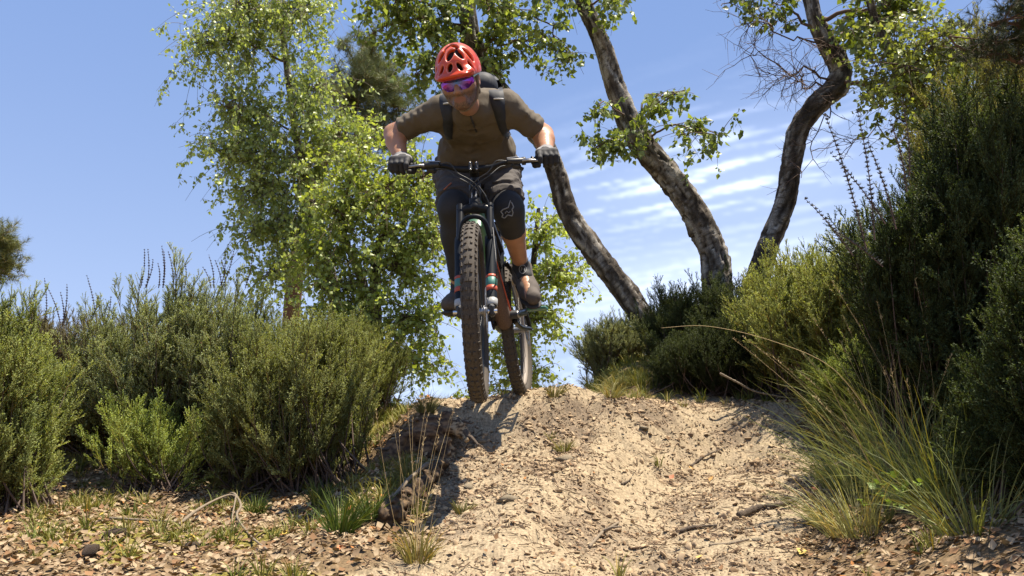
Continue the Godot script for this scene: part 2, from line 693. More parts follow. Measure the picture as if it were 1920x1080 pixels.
func make_ground() -> void:
	var xs := axis(-2.3, 2.3, 0.02, -240.0, 240.0)
	var zs := axis(-5.1, -2.2, 0.0175, -240.0, 60.0)
	var g := Geo.new()
	var s := Geo.new()
	var nx := xs.size()
	var nz := zs.size()
	var masks := PackedFloat32Array()
	var sand := Color(0.39, 0.308, 0.203)
	var earth := Color(0.22, 0.155, 0.09)
	var moss := Color(0.25, 0.225, 0.05)
	var grey := Color(0.235, 0.18, 0.125)
	for j in nz:
		for i in nx:
			var x := xs[i]
			var z := zs[j]
			var y := height(x, z)
			var m := on_path(x, z)
			masks.append(m)
			var q := n_mid.get_noise_2d(x * 1.7 + 40.0, z * 1.7)
			var f := n_fine.get_noise_2d(x * 2.3 + 9.0, z * 2.3)
			var c := sand.lerp(grey, clampf(q * 2.3 + 0.12, 0.0, 0.9))
			c = c * (1.0 + f * 0.35)
			var e := earth.lerp(moss, smoothstep(0.02, 0.3, n_mid.get_noise_2d(x * 1.1 - 20.0, z * 1.1)) * 0.8 * (1.0 - smoothstep(0.4, 0.9, x) * (1.0 - smoothstep(3.0, 4.6, -z))))
			e = e * (1.0 + f * 0.5)
			g.col = e.lerp(c, smoothstep(0.25, 0.75, m + f * 0.25))
			g.pt(Vector3(x, y, z))
	s.v = g.v
	s.c = g.c
	for j in nz - 1:
		for i in nx - 1:
			var a := j * nx + i
			var t := masks[a] + masks[a + 1] + masks[a + nx] + masks[a + nx + 1]
			(s if t > 2.0 else g).quad(a, a + nx, a + nx + 1, a + 1)
	var m := mat(Color(1.25, 1.25, 1.25), 0.95, 0.0, true)
	m.metallic_specular = 0.2
	grainy(m, tex_grain, 7.0, 0.6)
	m.uv1_world_triplanar = true
	# both sheets share their points so that the shading runs on across the path's edge
	tag(put("ground", g.mesh(), m), "brown leaf strewn heath ground beside the path", "ground", "", "structure")
	tag(put("path", s.mesh(), m), "bare sandy path running down over the drop", "path", "", "structure")

# ---------------------------------------------------------------- small stuff on the ground
func leaf_mesh(curl: float, w := 0.42) -> ArrayMesh:
	var g := Geo.new()
	var b := g.pt(Vector3(0, 0, 0))
	var l1 := g.pt(Vector3(-w, 0.34, 0.10 + curl * 0.4))
	var r1 := g.pt(Vector3(w, 0.34, 0.10 + curl * 0.2))
	var l2 := g.pt(Vector3(-w * 0.55, 0.66, 0.07 + curl))
	var r2 := g.pt(Vector3(w * 0.55, 0.66, 0.07 + curl * 0.8))
	var m := g.pt(Vector3(0, 0.45, curl * 0.3))
	var t := g.pt(Vector3(0, 1.0, curl * 1.6))
	g.tri(b, r1, m); g.tri(r1, r2, m); g.tri(r2, t, m)
	g.tri(t, l2, m); g.tri(l2, l1, m); g.tri(l1, b, m)
	return g.mesh()

func clod_mesh(sd: int) -> ArrayMesh:
	var n := FastNoiseLite.new()
	n.seed = sd
	n.frequency = 1.1
	var g := Geo.new()
	var rows := 4
	var cols := 7
	var top := g.pt(Vector3(0, 0.7 + 0.5 * n.get_noise_1d(9.0), 0))
	for r in range(1, rows):
		for c in cols:
			var th := PI * r / rows
			var ph := TAU * (c + 0.5 * (r % 2)) / cols
			var d := Vector3(sin(th) * cos(ph), cos(th) * 0.7, sin(th) * sin(ph))
			g.pt(d * (1.0 + 0.75 * n.get_noise_3dv(d * 1.3)))
	var bot := g.pt(Vector3(0, -0.6, 0))
	for c in cols:
		var c2 := (c + 1) % cols
		g.tri(top, 1 + c2, 1 + c)
		g.tri(bot, 1 + (rows - 2) * cols + c, 1 + (rows - 2) * cols + c2)
		for r in rows - 2:
			g.quad(1 + r * cols + c, 1 + r * cols + c2, 1 + (r + 1) * cols + c2, 1 + (r + 1) * cols + c)
	return g.mesh(false)

func on_ground(x: float, z: float, lift := 0.0) -> Vector3:
	return Vector3(x, height(x, z) + lift, z)

func slope(x: float, z: float) -> Vector3:
	var e := 0.02
	return Vector3(base_height(x - e, z) - base_height(x + e, z), 2.0 * e, base_height(x, z - e) - base_height(x, z + e)).normalized()

func lying(x: float, z: float, tilt: float) -> Basis:     # y along the ground, z off it
	var n := (slope(x, z) + rdir() * tilt).normalized()
	var a := rng.randf() * TAU
	var d := Vector3(cos(a), 0, sin(a))
	d = (d - n * d.dot(n)).normalized()
	return Basis(d.cross(n), d, n)

func make_litter() -> void:
	rng.seed = 77
	# dead leaves
	var lm := leaf_mat(0.9, 0.25, 0.15)
	for kind in 3:
		var xs := []
		var cs := PackedColorArray()
		var n: int = [9500, 9500, 6500][kind]
		var tries := 0
		while xs.size() < n and tries < 160000:
			tries += 1
			var x := rnd(-2.4, 2.3)
			var d := rnd(1.7, 5.0)
			var m := on_path(x, -d)
			var p := 1.0
			if m > 0.35:
				p = 0.10 if kind < 2 else 0.22
				if d > 4.15 and d < 4.6: p *= 0.4
			if rng.randf() > p:
				continue
			var s := rnd(0.011, 0.034) * (1.0 if m < 0.35 else 0.75)
			var b := lying(x, -d, 0.42)
			b = b.scaled_local(Vector3(s, s, s))
			xs.append(Transform3D(b, on_ground(x, -d, rnd(0.002, 0.014))))
			var r := rng.randf()
			var c := Color(0.19, 0.13, 0.08).lerp(Color(0.38, 0.295, 0.19), rng.randf())
			if r < 0.25: c = Color(0.15, 0.09, 0.05).lerp(Color(0.26, 0.15, 0.08), rng.randf())
			if r > 0.985: c = Color(0.38, 0.17, 0.06)
			if r > 0.995: c = Color(0.45, 0.33, 0.08)
			cs.append(c)
		tag(many("leaf_litter", leaf_mesh([0.10, 0.26, -0.18][kind], [0.42, 0.36, 0.25][kind]), xs, cs, lm), ["dry tan birch leaves strewn over the heath ground", "curled brown dead leaves lying over the heath ground", "narrow shrivelled dead leaves scattered over ground and path"][kind], "leaf litter")
	# crumbs of sand and earth
	var cm := mat(Color(1, 1, 1), 0.95, 0.0, true)
	cm.metallic_specular = 0.2
	for kind in 3:
		var xs := []
		var cs := PackedColorArray()
		var n: int = [9000, 4500, 800][kind]
		while xs.size() < n:
			var x := rnd(-0.9, 2.0)
			var d := rnd(2.4, 4.9)
			if on_path(x, -d) < 0.3:
				continue
			var q := n_mid.get_noise_2d(x * 1.7 + 40.0, -d * 1.7)
			if rng.randf() > 0.45 + q * 1.2:
				continue
			var s := 0.003 + 0.011 * pow(rng.randf(), 9.0) + (0.002 if kind == 2 else 0.0)
			var b := Basis(rdir(), rng.randf() * TAU).scaled_local(Vector3(s * rnd(0.8, 1.7), s * 0.7, s))
			xs.append(Transform3D(b, on_ground(x, -d, s * 0.25)))
			var c := Color(0.42, 0.315, 0.20).lerp(Color(0.30, 0.22, 0.14), rng.randf())
			if rng.randf() < 0.16: c = Color(0.17, 0.115, 0.07)
			cs.append(c)
		tag(many("gravel", clod_mesh(kind * 5 + 2), xs, cs, cm), ["small crumbs of sandy earth over the bare path", "rounded grit and clods of earth over the bare path", "coarser clods and pebbles of earth over the bare path"][kind], "gravel")
	# broken twigs and heather stalks
	for kind in 2:
		var tw := Geo.new()
		var path := PackedVector3Array()
		for k in 5:
			path.append(Vector3(sin(k * 1.7 + kind) * 0.05, k / 4.0, cos(k * 2.3) * 0.04 + 0.02))
		tw.tube(path, PackedFloat32Array([0.035, 0.04, 0.032, 0.03, 0.015]), 5)
		if kind == 1:
			tw.tube(PackedVector3Array([path[2], path[2] + Vector3(0.2, 0.22, 0.05), path[2] + Vector3(0.3, 0.5, 0.02)]), PackedFloat32Array([0.026, 0.02, 0.012]), 5)
		var xs := []
		var cs := PackedColorArray()
		while xs.size() < 3600:
			var x := rnd(-2.3, 2.2)
			var d := rnd(2.4, 4.9)
			var m := on_path(x, -d)
			if rng.randf() > (0.8 if m > 0.3 else 0.6):
				continue
			var l := 0.009 + 0.07 * pow(rng.randf(), 3.2)
			var th := rnd(0.03, 0.06) if l > 0.04 else rnd(0.04, 0.06)
			var b := lying(x, -d, 0.22).scaled_local(Vector3(th, l, th))
			xs.append(Transform3D(b, on_ground(x, -d, 0.004)))
			cs.append(Color(0.09, 0.06, 0.04).lerp(Color(0.3, 0.21, 0.14), pow(rng.randf(), 2.0)))
		tag(many("debris", tw.mesh(), xs, cs, cm), ["short straight bits of twig littering the path", "forked bits of heather stalk littering the path"][kind], "debris")
	# fine turf where the ground is mossy
	var bl := blade_tuft(16, 0.035, 0.09, 0.6, 5)
	var gx := []
	var gc := PackedColorArray()
	var grass := leaf_mat(0.6, 0.7, 0.3)
	var tries2 := 0
	while gx.size() < 3600 and tries2 < 80000:
		tries2 += 1
		var x := rnd(-2.6, 2.4)
		var d := rnd(2.5, 7.2)
		var m := on_path(x, -d)
		var want := smoothstep(0.0, 0.3, n_mid.get_noise_2d(x * 1.1 - 20.0, -d * 1.1)) * 0.9
		if d > 4.6: want = 0.9
		elif x < -0.3 and d < 3.4: want *= 0.7
		if m > 0.2: want *= 0.02 if d < 4.75 else 0.3
		if rng.randf() > want:
			continue
		var s := rnd(0.5, 1.2)
		gx.append(Transform3D(Basis(Vector3.UP, rng.randf() * TAU).scaled(Vector3(s, s * rnd(0.7, 1.2), s)), on_ground(x, -d, -0.004)))
		gc.append(Color(0.15, 0.18, 0.04).lerp(Color(0.36, 0.31, 0.11), rng.randf()))
	tag(many("grass", bl, gx, gc, grass), "short yellowish grass growing between the dead leaves", "grass")
	make_loose_things()

func blade_tuft(n: int, lo: float, hi: float, spread: float, sd: int, width := 0.0022, lean := Vector3.ZERO, droop := 0.5) -> ArrayMesh:
	var r := RandomNumberGenerator.new()
	r.seed = sd
	var g := Geo.new()
	for k in n:
		var a := r.randf() * TAU
		var out := Vector3(cos(a), 0, sin(a))
		var l := r.randf_range(lo, hi)
		var lean_k := r.randf() * spread * (1.5 if r.randf() < 0.2 else 1.0)
		var kink := r.randi() % 7 if r.randf() < 0.3 else 99
		var droop_k := droop * r.randf_range(0.35, 1.5)
		var p := out * sqrt(r.randf()) * hi * 0.3 * minf(1.0, spread)
		var dir := (Vector3.UP + out * lean_k + lean * r.randf_range(0.4, 1.2)).normalized()
		var side := dir.cross(Vector3(sin(a * 3.0), 0.1, cos(a * 3.0))).normalized()
		var prev := []
		g.col = Color(0.75, 0.8, 0.75) * r.randf_range(0.6, 1.2)
		if r.randf() < 0.16:
			g.col = Color(1.0, 0.82, 0.58)
		var segs := 5
		for q in segs + 1:
			var w := width * (1.0 - pow(q / float(segs), 1.6)) + 0.0002
			var now := [g.pt(p - side * w), g.pt(p + side * w)]
			if q > 0:
				g.quad(prev[0], prev[1], now[1], now[0])
			prev = now
			p += dir * l / segs
			dir = (dir + (out * 0.5 + lean * 0.6 + Vector3.DOWN * 0.55) * droop_k * (q + 1) / float(segs)).normalized()
			if q == kink: dir = (dir + Vector3(r.randfn(), -0.4, r.randfn()) * 0.7).normalized()
	return g.mesh()

# a dry stalk with a loose seed head
func stalk(g: Geo, foot: Vector3, tip: Vector3, bend: Vector3, head: float, r: RandomNumberGenerator) -> void:
	var pts := PackedVector3Array()
	for k in 9:
		var t := k / 8.0
		pts.append(foot.lerp(tip, t) + bend * (t * t))
	g.tube(pts, PackedFloat32Array([0.0009, 0.0009, 0.0008, 0.0007, 0.0006, 0.0006, 0.0005, 0.0005, 0.0003]), 4, false)
	for k in int(head * 260):
		var t := 1.0 - r.randf() * head / maxf(foot.distance_to(tip), 0.01)
		var p := foot.lerp(tip, t) + bend * (t * t)
		var d := Vector3(r.randfn() * 0.5, 1.0, r.randfn() * 0.5).normalized()
		var e := p + d * r.randf_range(0.006, 0.016)
		var s := d.cross(Vector3(r.randfn(), 0.1, r.randfn())).normalized() * 0.0011
		g.flat_tri(p, p.lerp(e, 0.5) + s, e)
		g.flat_tri(p, e, p.lerp(e, 0.5) - s)

func make_loose_things() -> void:
	var bark := mat(Color(0.16, 0.115, 0.08), 0.9, 0.0, false)
	grainy(bark, tex_bark, 14.0, 0.5)
	var pale := mat(Color(0.42, 0.33, 0.23), 0.9)
	grainy(pale, tex_bark, 20.0, 0.3)
	# the rotten stump on the edge of the drop
	var st := thing("tree_stump", "dark rotten tree stump with a broken pale end at the edge of the drop", "stump", at(800, 830, 4.0))
	var o := st.position
	var sd := Sdf.new()
	sd.chain([at(735, 838, 3.9) - o, at(790, 808, 4.02) - o, at(838, 796, 4.1) - o, at(858, 800, 4.05) - o], [0.03, 0.052, 0.056, 0.032], 0.03)
	sd.chain([at(838, 796, 4.08) - o, at(866, 808, 4.0) - o, at(872, 822, 3.95) - o], [0.05, 0.022, 0.012], 0.02)
	sd.chain([at(815, 815, 4.02) - o, at(838, 850, 3.95) - o, at(846, 872, 3.9) - o], [0.05, 0.035, 0.016], 0.03)
	sd.chain([at(760, 830, 3.95) - o, at(730, 862, 3.85) - o, at(716, 880, 3.8) - o], [0.05, 0.03, 0.015], 0.03)
	sd.chain([at(800, 825, 4.0) - o, at(790, 868, 3.9) - o], [0.055, 0.035], 0.03)
	var nz := FastNoiseLite.new()
	nz.seed = 4; nz.frequency = 9.0; nz.fractal_octaves = 4
	sd.noise = nz; sd.amp = 0.034; sd.nscale = Vector3(1.5, 1.6, 1.6)
	var g := Geo.new()
	sd.build(g, 0.009)
	for k in sd.raw.size():
		var p := sd.raw[k]
		var f := nz.get_noise_3dv(p * Vector3(0.9, 5.0, 4.0)) + nz.get_noise_3dv(p * Vector3(2.5, 12.0, 9.0)) * 0.6
		var c := Color(0.04, 0.025, 0.016).lerp(Color(0.20, 0.125, 0.068), clampf(0.35 + f * 1.2, 0.0, 1.0))
		g.c[k] = c.lerp(Color(0.36, 0.27, 0.16), smoothstep(0.115, 0.135, p.x + f * 0.03) * smoothstep(0.0, 0.25, f + 0.25))
	var wood := mat(Color(1, 1, 1), 0.95, 0.0, true)
	put("trunk", g.mesh(), wood, st)
	for k in 5:
		var g2 := Geo.new()
		var a: Vector3 = [at(872, 808, 3.98), at(848, 790, 4.05), at(775, 812, 3.95), at(842, 865, 3.9), at(745, 836, 3.9)][k] - o
		var e: Vector3 = [at(905, 845, 3.86), at(885, 792, 4.0), at(740, 800, 3.9), at(868, 905, 3.7), at(700, 845, 3.8)][k] - o
		var pts := PackedVector3Array()
		for q in 7:
			var t := q / 6.0
			pts.append(a.lerp(e, t) + Vector3(nz.get_noise_1d(t * 9.0 + k * 30.0), nz.get_noise_1d(t * 9.0 + k * 50.0 + 7.0), 0) * 0.03)
		g2.tube(pts, PackedFloat32Array([0.014, 0.012, 0.01, 0.008, 0.006, 0.004, 0.002]), 6)
		put("root", g2.mesh(), bark, st)
	# the log slanting down from it
	var lg := thing("fallen_log", "short dark rotten log slanting down below the rotten stump", "log", at(780, 930, 3.3))
	o = lg.position
	sd = Sdf.new()
	sd.chain([gp(828, 885) + Vector3(0, 0.03, 0) - o, gp(775, 935) + Vector3(0, 0.03, 0) - o, gp(728, 985) + Vector3(0, 0.035, 0) - o], [0.03, 0.034, 0.042], 0.02)
	sd.noise = nz; sd.amp = 0.03; sd.nscale = Vector3(3.0, 3.0, 0.8)
	g = Geo.new()
	sd.build(g, 0.009)
	for k in sd.raw.size():
		var f := nz.get_noise_3dv(sd.raw[k] * Vector3(6.0, 6.0, 1.5)) + nz.get_noise_3dv(sd.raw[k] * Vector3(14.0, 14.0, 4.0)) * 0.5
		g.c[k] = Color(0.035, 0.022, 0.013).lerp(Color(0.14, 0.09, 0.045), clampf(0.35 + f * 1.4, 0.0, 1.0))
	put("log", g.mesh(), wood, lg)
	g = Geo.new()
	g.tube(curve([gp(800, 905) + Vector3(0, 0.075, 0) - o, gp(768, 935) + Vector3(0, 0.08, 0) - o, gp(738, 968) + Vector3(0, 0.07, 0) - o], 0.03), PackedFloat32Array([0.012, 0.011, 0.012, 0.01, 0.01, 0.008]), 7)
	put("branch_stub", g.mesh(), pale, lg)
	# the bent branch on the left
	var br := thing("fallen_branch", "bent grey dead branch arching over the leaf litter", "branch", gp(400, 985))
	o = br.position
	var j0 := gp(440, 965) + Vector3(0, 0.075, 0)
	for q in [["branch", [gp(335, 990) + Vector3(0, 0.01, 0), gp(362, 985) + Vector3(0, 0.05, 0), gp(395, 968) + Vector3(0, 0.06, 0), gp(425, 960) + Vector3(0, 0.07, 0), j0], 0.0075],
			["branch", [gp(420, 950) + Vector3(0, 0.03, 0), gp(436, 952) + Vector3(0, 0.06, 0), gp(450, 970) + Vector3(0, 0.05, 0), gp(443, 985) + Vector3(0, 0.035, 0), gp(468, 1010) + Vector3(0, 0.01, 0), gp(500, 1035) + Vector3(0, 0.008, 0)], 0.0065],
			["twig", [j0, gp(434, 985) + Vector3(0, 0.02, 0), gp(434, 1000)], 0.004],
			["twig", [gp(205, 982) + Vector3(0, 0.02, 0), gp(260, 986) + Vector3(0, 0.022, 0), gp(335, 986) + Vector3(0, 0.015, 0)], 0.0055]]:
		g = Geo.new()
		var pts: Array = []
		for p in q[1]: pts.append(p - o)
		var cv := curve(pts, 0.02)
		var rr := PackedFloat32Array()
		for k in cv.size(): rr.append(q[2] * (1.0 - 0.5 * k / cv.size()) * (1.0 + 0.25 * n_fine.get_noise_1d(k * 0.05)))
		g.tube(cv, rr, 7)
		put(q[0], g.mesh(), pale, br)
	# sticks on the path
	var sticks := [
		["stick", "dark splintered piece of bark lying near the right edge of the path", [[1385, 975], [1420, 962], [1455, 955], [1495, 945]], 0.020, 0],
		["stick", "pale stripped stick lying against the dark piece of bark", [[1440, 958], [1470, 950], [1500, 938]], 0.008, 1],
		["stick", "knobbly forked stick lying low in the middle of the path", [[1105, 1030], [1128, 1005], [1140, 995], [1160, 985]], 0.009, 1],
		["stick", "dark curved stick half buried in the upper right of the path", [[1296, 878], [1315, 862], [1340, 850], [1360, 843]], 0.008, 0],
		["stick", "thin grey stick lying across the path below the bark", [[1330, 1026], [1370, 1022], [1405, 1014]], 0.006, 1],
		["stick", "short thick brown stick lying just under the dark bark piece", [[1275, 1002], [1300, 994], [1345, 990]], 0.010, 0],
		["stick", "hooked little twig in the middle of the path", [[1165, 910], [1180, 904], [1188, 890]], 0.005, 0],
		["stick", "straight twig leaning on the lip of the drop under the rear wheel", [[975, 800], [1000, 812], [1020, 830]], 0.004, 1],
		["stick", "long pale fallen branch sticking up off the crest before the dark shrubs", [[1350, 700], [1385, 718], [1420, 735], [1490, 748]], 0.008, 2]]
	for q in sticks:
		var pts: Array = []
		for k in q[2].size():
			var uv: Array = q[2][k]
			var p: Vector3
			if q[4] == 2:
				p = at(uv[0], uv[1], 4.5)
			else:
				p = gp(uv[0], uv[1]) + Vector3(0, q[3] * 0.7, 0)
			pts.append(p)
		o = pts[0]
		for k in pts.size(): pts[k] = pts[k] - o
		var cv := curve(pts, 0.012)
		var rr := PackedFloat32Array()
		for k in cv.size(): rr.append(q[3] * (0.75 + 0.5 * n_fine.get_noise_1d(k * 0.11 + q[3] * 900.0)) * (1.0 - 0.45 * k / cv.size()))
		g = Geo.new()
		g.tube(cv, rr, 7, true, 0.6 if q[3] > 0.015 else 1.0)
		if q[3] == 0.009:
			g.tube(PackedVector3Array([cv[cv.size() / 2], cv[cv.size() / 2] + Vector3(0.03, 0.015, 0.02), cv[cv.size() / 2] + Vector3(0.06, 0.02, 0.05)]), PackedFloat32Array([0.007, 0.005, 0.003]), 6)
		var sk := put(q[0], g.mesh(), bark if q[4] == 0 else pale, self)
		sk.position = o
		tag(sk, q[1], "stick")
	# stones
	var stone_mat := mat(Color(0.36, 0.29, 0.19), 0.9)
	grainy(stone_mat, tex_grain, 12.0, 0.3)
	var clod_m := mat(Color(0.15, 0.10, 0.065), 0.95)
	grainy(clod_m, tex_grain, 18.0, 1.0)
	var k9 := 0
	for q in [[952, 940, 0.030, "flat pale stone alone on the left side of the path"], [1060, 862, 0.026, "yellowish stone beside the grass tuft under the lip"], [905, 830, 0.017, "small grey stone beside the root of the stump"],
			[880, 915, 0.020, "rounded tan stone at the left edge of the path"], [1208, 808, 0.022, "small pale stone high on the slope of the path"], [1420, 1015, 0.016, "little angular stone near the bottom right of the path"], [165, 1040, 0.032, "dark lump of earth among the leaves bottom left"], [218, 1008, 0.034, "dark crumbly clod beside the dead twig on the left"], [360, 1030, 0.024, "small dark pine cone shaped clod among the dead leaves"]]:
		var s := put("stone", clod_mesh(60 + k9), stone_mat if k9 < 6 else clod_m, self)
		s.position = gp(q[0], q[1]) + Vector3(0, q[2] * 0.1, 0)
		s.basis = Basis(Vector3(0.3, 1.0, 0.2 * k9).normalized(), k9 * 1.3).scaled(Vector3(q[2] * 1.4, q[2] * (0.8 if k9 < 6 else 1.0), q[2]))
		tag(s, q[3], "stone" if k9 < 6 else "clod")
		k9 += 1
	# single bright leaves
	for q in [[1508, 1038, 0.05, Color(0.5, 0.36, 0.08), "bright yellow leaf lying in the shade bottom right"], [1522, 924, 0.035, Color(0.5, 0.14, 0.06), "red leaf at the right edge of the path above the bark"], [1515, 953, 0.032, Color(0.5, 0.2, 0.14), "pinkish leaf beside the end of the dark bark"],
			[1297, 888, 0.035, Color(0.6, 0.32, 0.08), "orange leaf below the dark curved stick"], [1256, 905, 0.034, Color(0.35, 0.12, 0.05), "rust brown leaf left of the orange leaf"], [1330, 908, 0.03, Color(0.55, 0.3, 0.1), "tan orange leaf right of the rust brown leaf"], [1310, 1055, 0.034, Color(0.6, 0.36, 0.1), "amber leaf at the bottom of the path"],
			[655, 966, 0.032, Color(0.5, 0.17, 0.04), "orange leaf caught in the green plant by the log"], [630, 1040, 0.035, Color(0.5, 0.14, 0.04), "red orange leaf at the foot of the green plant"], [475, 1040, 0.035, Color(0.5, 0.2, 0.06), "orange leaf under the tip of the dead branch"], [60, 1005, 0.04, Color(0.55, 0.27, 0.1), "tawny leaf at the far left among the litter"], [1605, 1052, 0.05, Color(0.55, 0.42, 0.3), "pale dry leaf under the grass bottom right"]]:
		var m := leaf_mat(0.6, 0.4)
		m.albedo_color = (q[3] as Color).linear_to_srgb()
		m.vertex_color_use_as_albedo = false
		var l := put("dead_leaf", leaf_mesh(0.14), m, self)
		var p := gp(q[0], q[1])
		l.basis = lying(p.x, p.z, 0.35).scaled_local(Vector3.ONE * q[2])
		l.position = p + Vector3(0, 0.014, 0)
		tag(l, q[4], "leaf")
	make_tufts()

func make_tufts() -> void:
	var gm := leaf_mat(0.55, 0.7, 0.4)
	var rr := RandomNumberGenerator.new()
	rr.seed = 9
	# [u, v, blades, low, high, spread, width, lean, droop, colour, label]
	var list := [
		[1660, 925, 210, 0.15, 0.62, 0.9, 0.0015, Vector3(-0.38, 0, 0.15), 0.42, Color(0.36, 0.38, 0.15), "biggest tuft of long green grass leaning over the right edge of the path"],
		[1600, 1005, 260, 0.08, 0.34, 0.9, 0.0014, Vector3(-0.4, 0, 0.1), 0.5, Color(0.46, 0.42, 0.19), "straw coloured grass tuft spilling onto the path below the long grass"],
		[1585, 915, 240, 0.08, 0.32, 0.9, 0.0014, Vector3(-0.4, 0, 0.1), 0.5, Color(0.36, 0.38, 0.15), "grass tuft at the path edge beside the red leaf"],
		[1580, 800, 260, 0.08, 0.34, 0.9, 0.0014, Vector3(-0.3, 0, 0.1), 0.5, Color(0.40, 0.40, 0.15), "grass tuft on the upper right corner of the path"],
		[1760, 950, 260, 0.15, 0.55, 0.9, 0.0015, Vector3(-0.3, 0, 0.2), 0.45, Color(0.30, 0.32, 0.11), "shaded grass tuft under the big dark shrub"],
		[1690, 830, 320, 0.2, 0.66, 0.8, 0.0015, Vector3(-0.35, 0, 0.1), 0.42, Color(0.36, 0.38, 0.14), "upright grass tuft behind the biggest leaning tuft"],
		[1725, 900, 190, 0.12, 0.5, 1.0, 0.0014, Vector3(-0.2, 0, 0.2), 0.5, Color(0.30, 0.33, 0.13), "mixed green grass tuft behind the seedling, right of the biggest tuft"],
		[1620, 850, 170, 0.1, 0.4, 1.0, 0.0014, Vector3(-0.3, 0, 0.1), 0.5, Color(0.42, 0.40, 0.18), "pale half dry grass tuft on the path edge above the red leaf"],
		[1660, 780, 190, 0.12, 0.45, 0.9, 0.0014, Vector3(-0.25, 0, 0.1), 0.5, Color(0.34, 0.37, 0.14), "green grass tuft against the broom, highest on the right slope"],
		[1830, 1000, 170, 0.1, 0.36, 1.1, 0.0015, Vector3(-0.1, 0, 0.2), 0.5, Color(0.26, 0.27, 0.10), "dull grass tuft right of the seedling near the bottom edge"],
		[1540, 985, 90, 0.04, 0.14, 1.1, 0.0013, Vector3(-0.2, 0, 0.1), 0.5, Color(0.42, 0.38, 0.17), "small dry grass tuft left of the straw coloured tuft"],
		[1058, 850, 110, 0.04, 0.10, 0.9, 0.0018, Vector3(0, 0, 0.1), 0.4, Color(0.30, 0.27, 0.09), "small yellow grass tuft on the slope under the rear wheel"],
		[1040, 745, 120, 0.04, 0.11, 1.0, 0.0018, Vector3(0.1, 0, 0.1), 0.5, Color(0.33, 0.29, 0.12), "dry grass tuft on the lip beside the rear wheel"],
		[868, 962, 90, 0.03, 0.08, 1.0, 0.0018, Vector3.ZERO, 0.4, Color(0.22, 0.2, 0.07), "low grass tuft on the left edge of the sand"],
		[782, 1055, 150, 0.06, 0.16, 0.8, 0.0018, Vector3.ZERO, 0.5, Color(0.34, 0.28, 0.09), "golden grass tuft at the foot of the tall seed stalks"],
		[765, 900, 140, 0.06, 0.15, 0.8, 0.0018, Vector3(0, 0, 0.1), 0.5, Color(0.30, 0.25, 0.08), "yellow grass tuft growing before the stump"],
		[640, 1000, 190, 0.06, 0.19, 0.8, 0.0024, Vector3.ZERO, 0.35, Color(0.12, 0.17, 0.03), "fresh green grass clump left of the log"],
		[700, 975, 140, 0.05, 0.14, 0.8, 0.0022, Vector3.ZERO, 0.35, Color(0.13, 0.17, 0.04), "green grass clump touching the lower end of the log"],
		[480, 965, 120, 0.05, 0.13, 0.7, 0.0022, Vector3.ZERO, 0.3, Color(0.12, 0.17, 0.03), "green grass clump behind the bent dead branch"],
		[250, 970, 100, 0.03, 0.09, 0.9, 0.002, Vector3.ZERO, 0.3, Color(0.18, 0.2, 0.04), "low yellow green grass clump on the left litter"],
		[600, 945, 130, 0.05, 0.15, 0.7, 0.0022, Vector3.ZERO, 0.3, Color(0.13, 0.17, 0.04), "green grass clump at the foot of the right hand left bush"],
		[1160, 735, 200, 0.06, 0.17, 0.9, 0.002, Vector3(-0.2, 0, 0.1), 0.5, Color(0.33, 0.29, 0.11), "sunlit dry grass on the mossy hump below the leaning birch"],
		[1112, 728, 170, 0.05, 0.16, 1.1, 0.0018, Vector3(-0.1, 0, 0.1), 0.5, Color(0.40, 0.36, 0.15), "yellow dry grass on the left flank of the mossy hump, nearest the rear wheel"],
		[1195, 722, 170, 0.05, 0.17, 1.1, 0.0018, Vector3(-0.1, 0, 0.1), 0.5, Color(0.32, 0.32, 0.11), "greener grass on the right of the mossy hump, beside the dark shrubs"],
		[1145, 745, 170, 0.04, 0.13, 1.1, 0.0016, Vector3(0, 0, 0.1), 0.5, Color(0.42, 0.37, 0.17), "short bleached grass at the foot of the mossy hump by the path"],
		[800, 775, 150, 0.06, 0.15, 0.9, 0.002, Vector3.ZERO, 0.5, Color(0.3, 0.26, 0.1), "dry grass on the crest above the stump"],
		[700, 790, 150, 0.06, 0.16, 0.9, 0.002, Vector3.ZERO, 0.5, Color(0.25, 0.22, 0.09), "dry grass on the bank left of the stump"]]
	var sd := 100
	for q in list:
		sd += 1
		var p := gp(q[0], q[1])
		var t := put("grass_tuft", blade_tuft(q[2], q[3], q[4], q[5], sd, q[6], q[7], q[8]), null, self)
		var m: StandardMaterial3D = gm.duplicate()
		m.albedo_color = (q[9] as Color).linear_to_srgb()
		t.material_override = m
		t.position = p - Vector3(0, 0.006, 0)
		tag(t, q[10], "grass tuft")
	var straw := mat(Color(0.42, 0.31, 0.15), 0.8)
	for q in [["tall_stalks", "tall thin seed stalks standing in the golden tuft before the log", 778, 1050, 13, 0.34, 0.5, 0.09, 0.05, Vector3(0.02, 0, 0)],
			["tall_stalks", "long arching seed stalks rising from the biggest leaning grass tuft", 1680, 930, 22, 0.35, 0.8, 0.22, 0.1, Vector3(-0.12, -0.03, 0.05)],
			["tall_stalks", "straight seed stalks before the dark shrub on the right", 1760, 900, 9, 0.5, 0.8, 0.2, 0.08, Vector3(-0.06, 0, 0)]]:
		var g := Geo.new()
		for k in q[4]:
			var a := rr.randf() * TAU
			var f := Vector3(cos(a), 0, sin(a)) * rr.randf() * 0.05
			var tip := f + Vector3(rr.randfn() * q[7], rr.randf_range(q[5], q[6]), rr.randfn() * q[7])
			stalk(g, f, tip, q[9] * rr.randf_range(0.4, 1.6), q[8], rr)
		var o := put(q[0], g.mesh(), straw, self)
		o.name = numbered("grass_stalks")
		o.position = gp(q[2], q[3])
		tag(o, q[1], "dry grass")
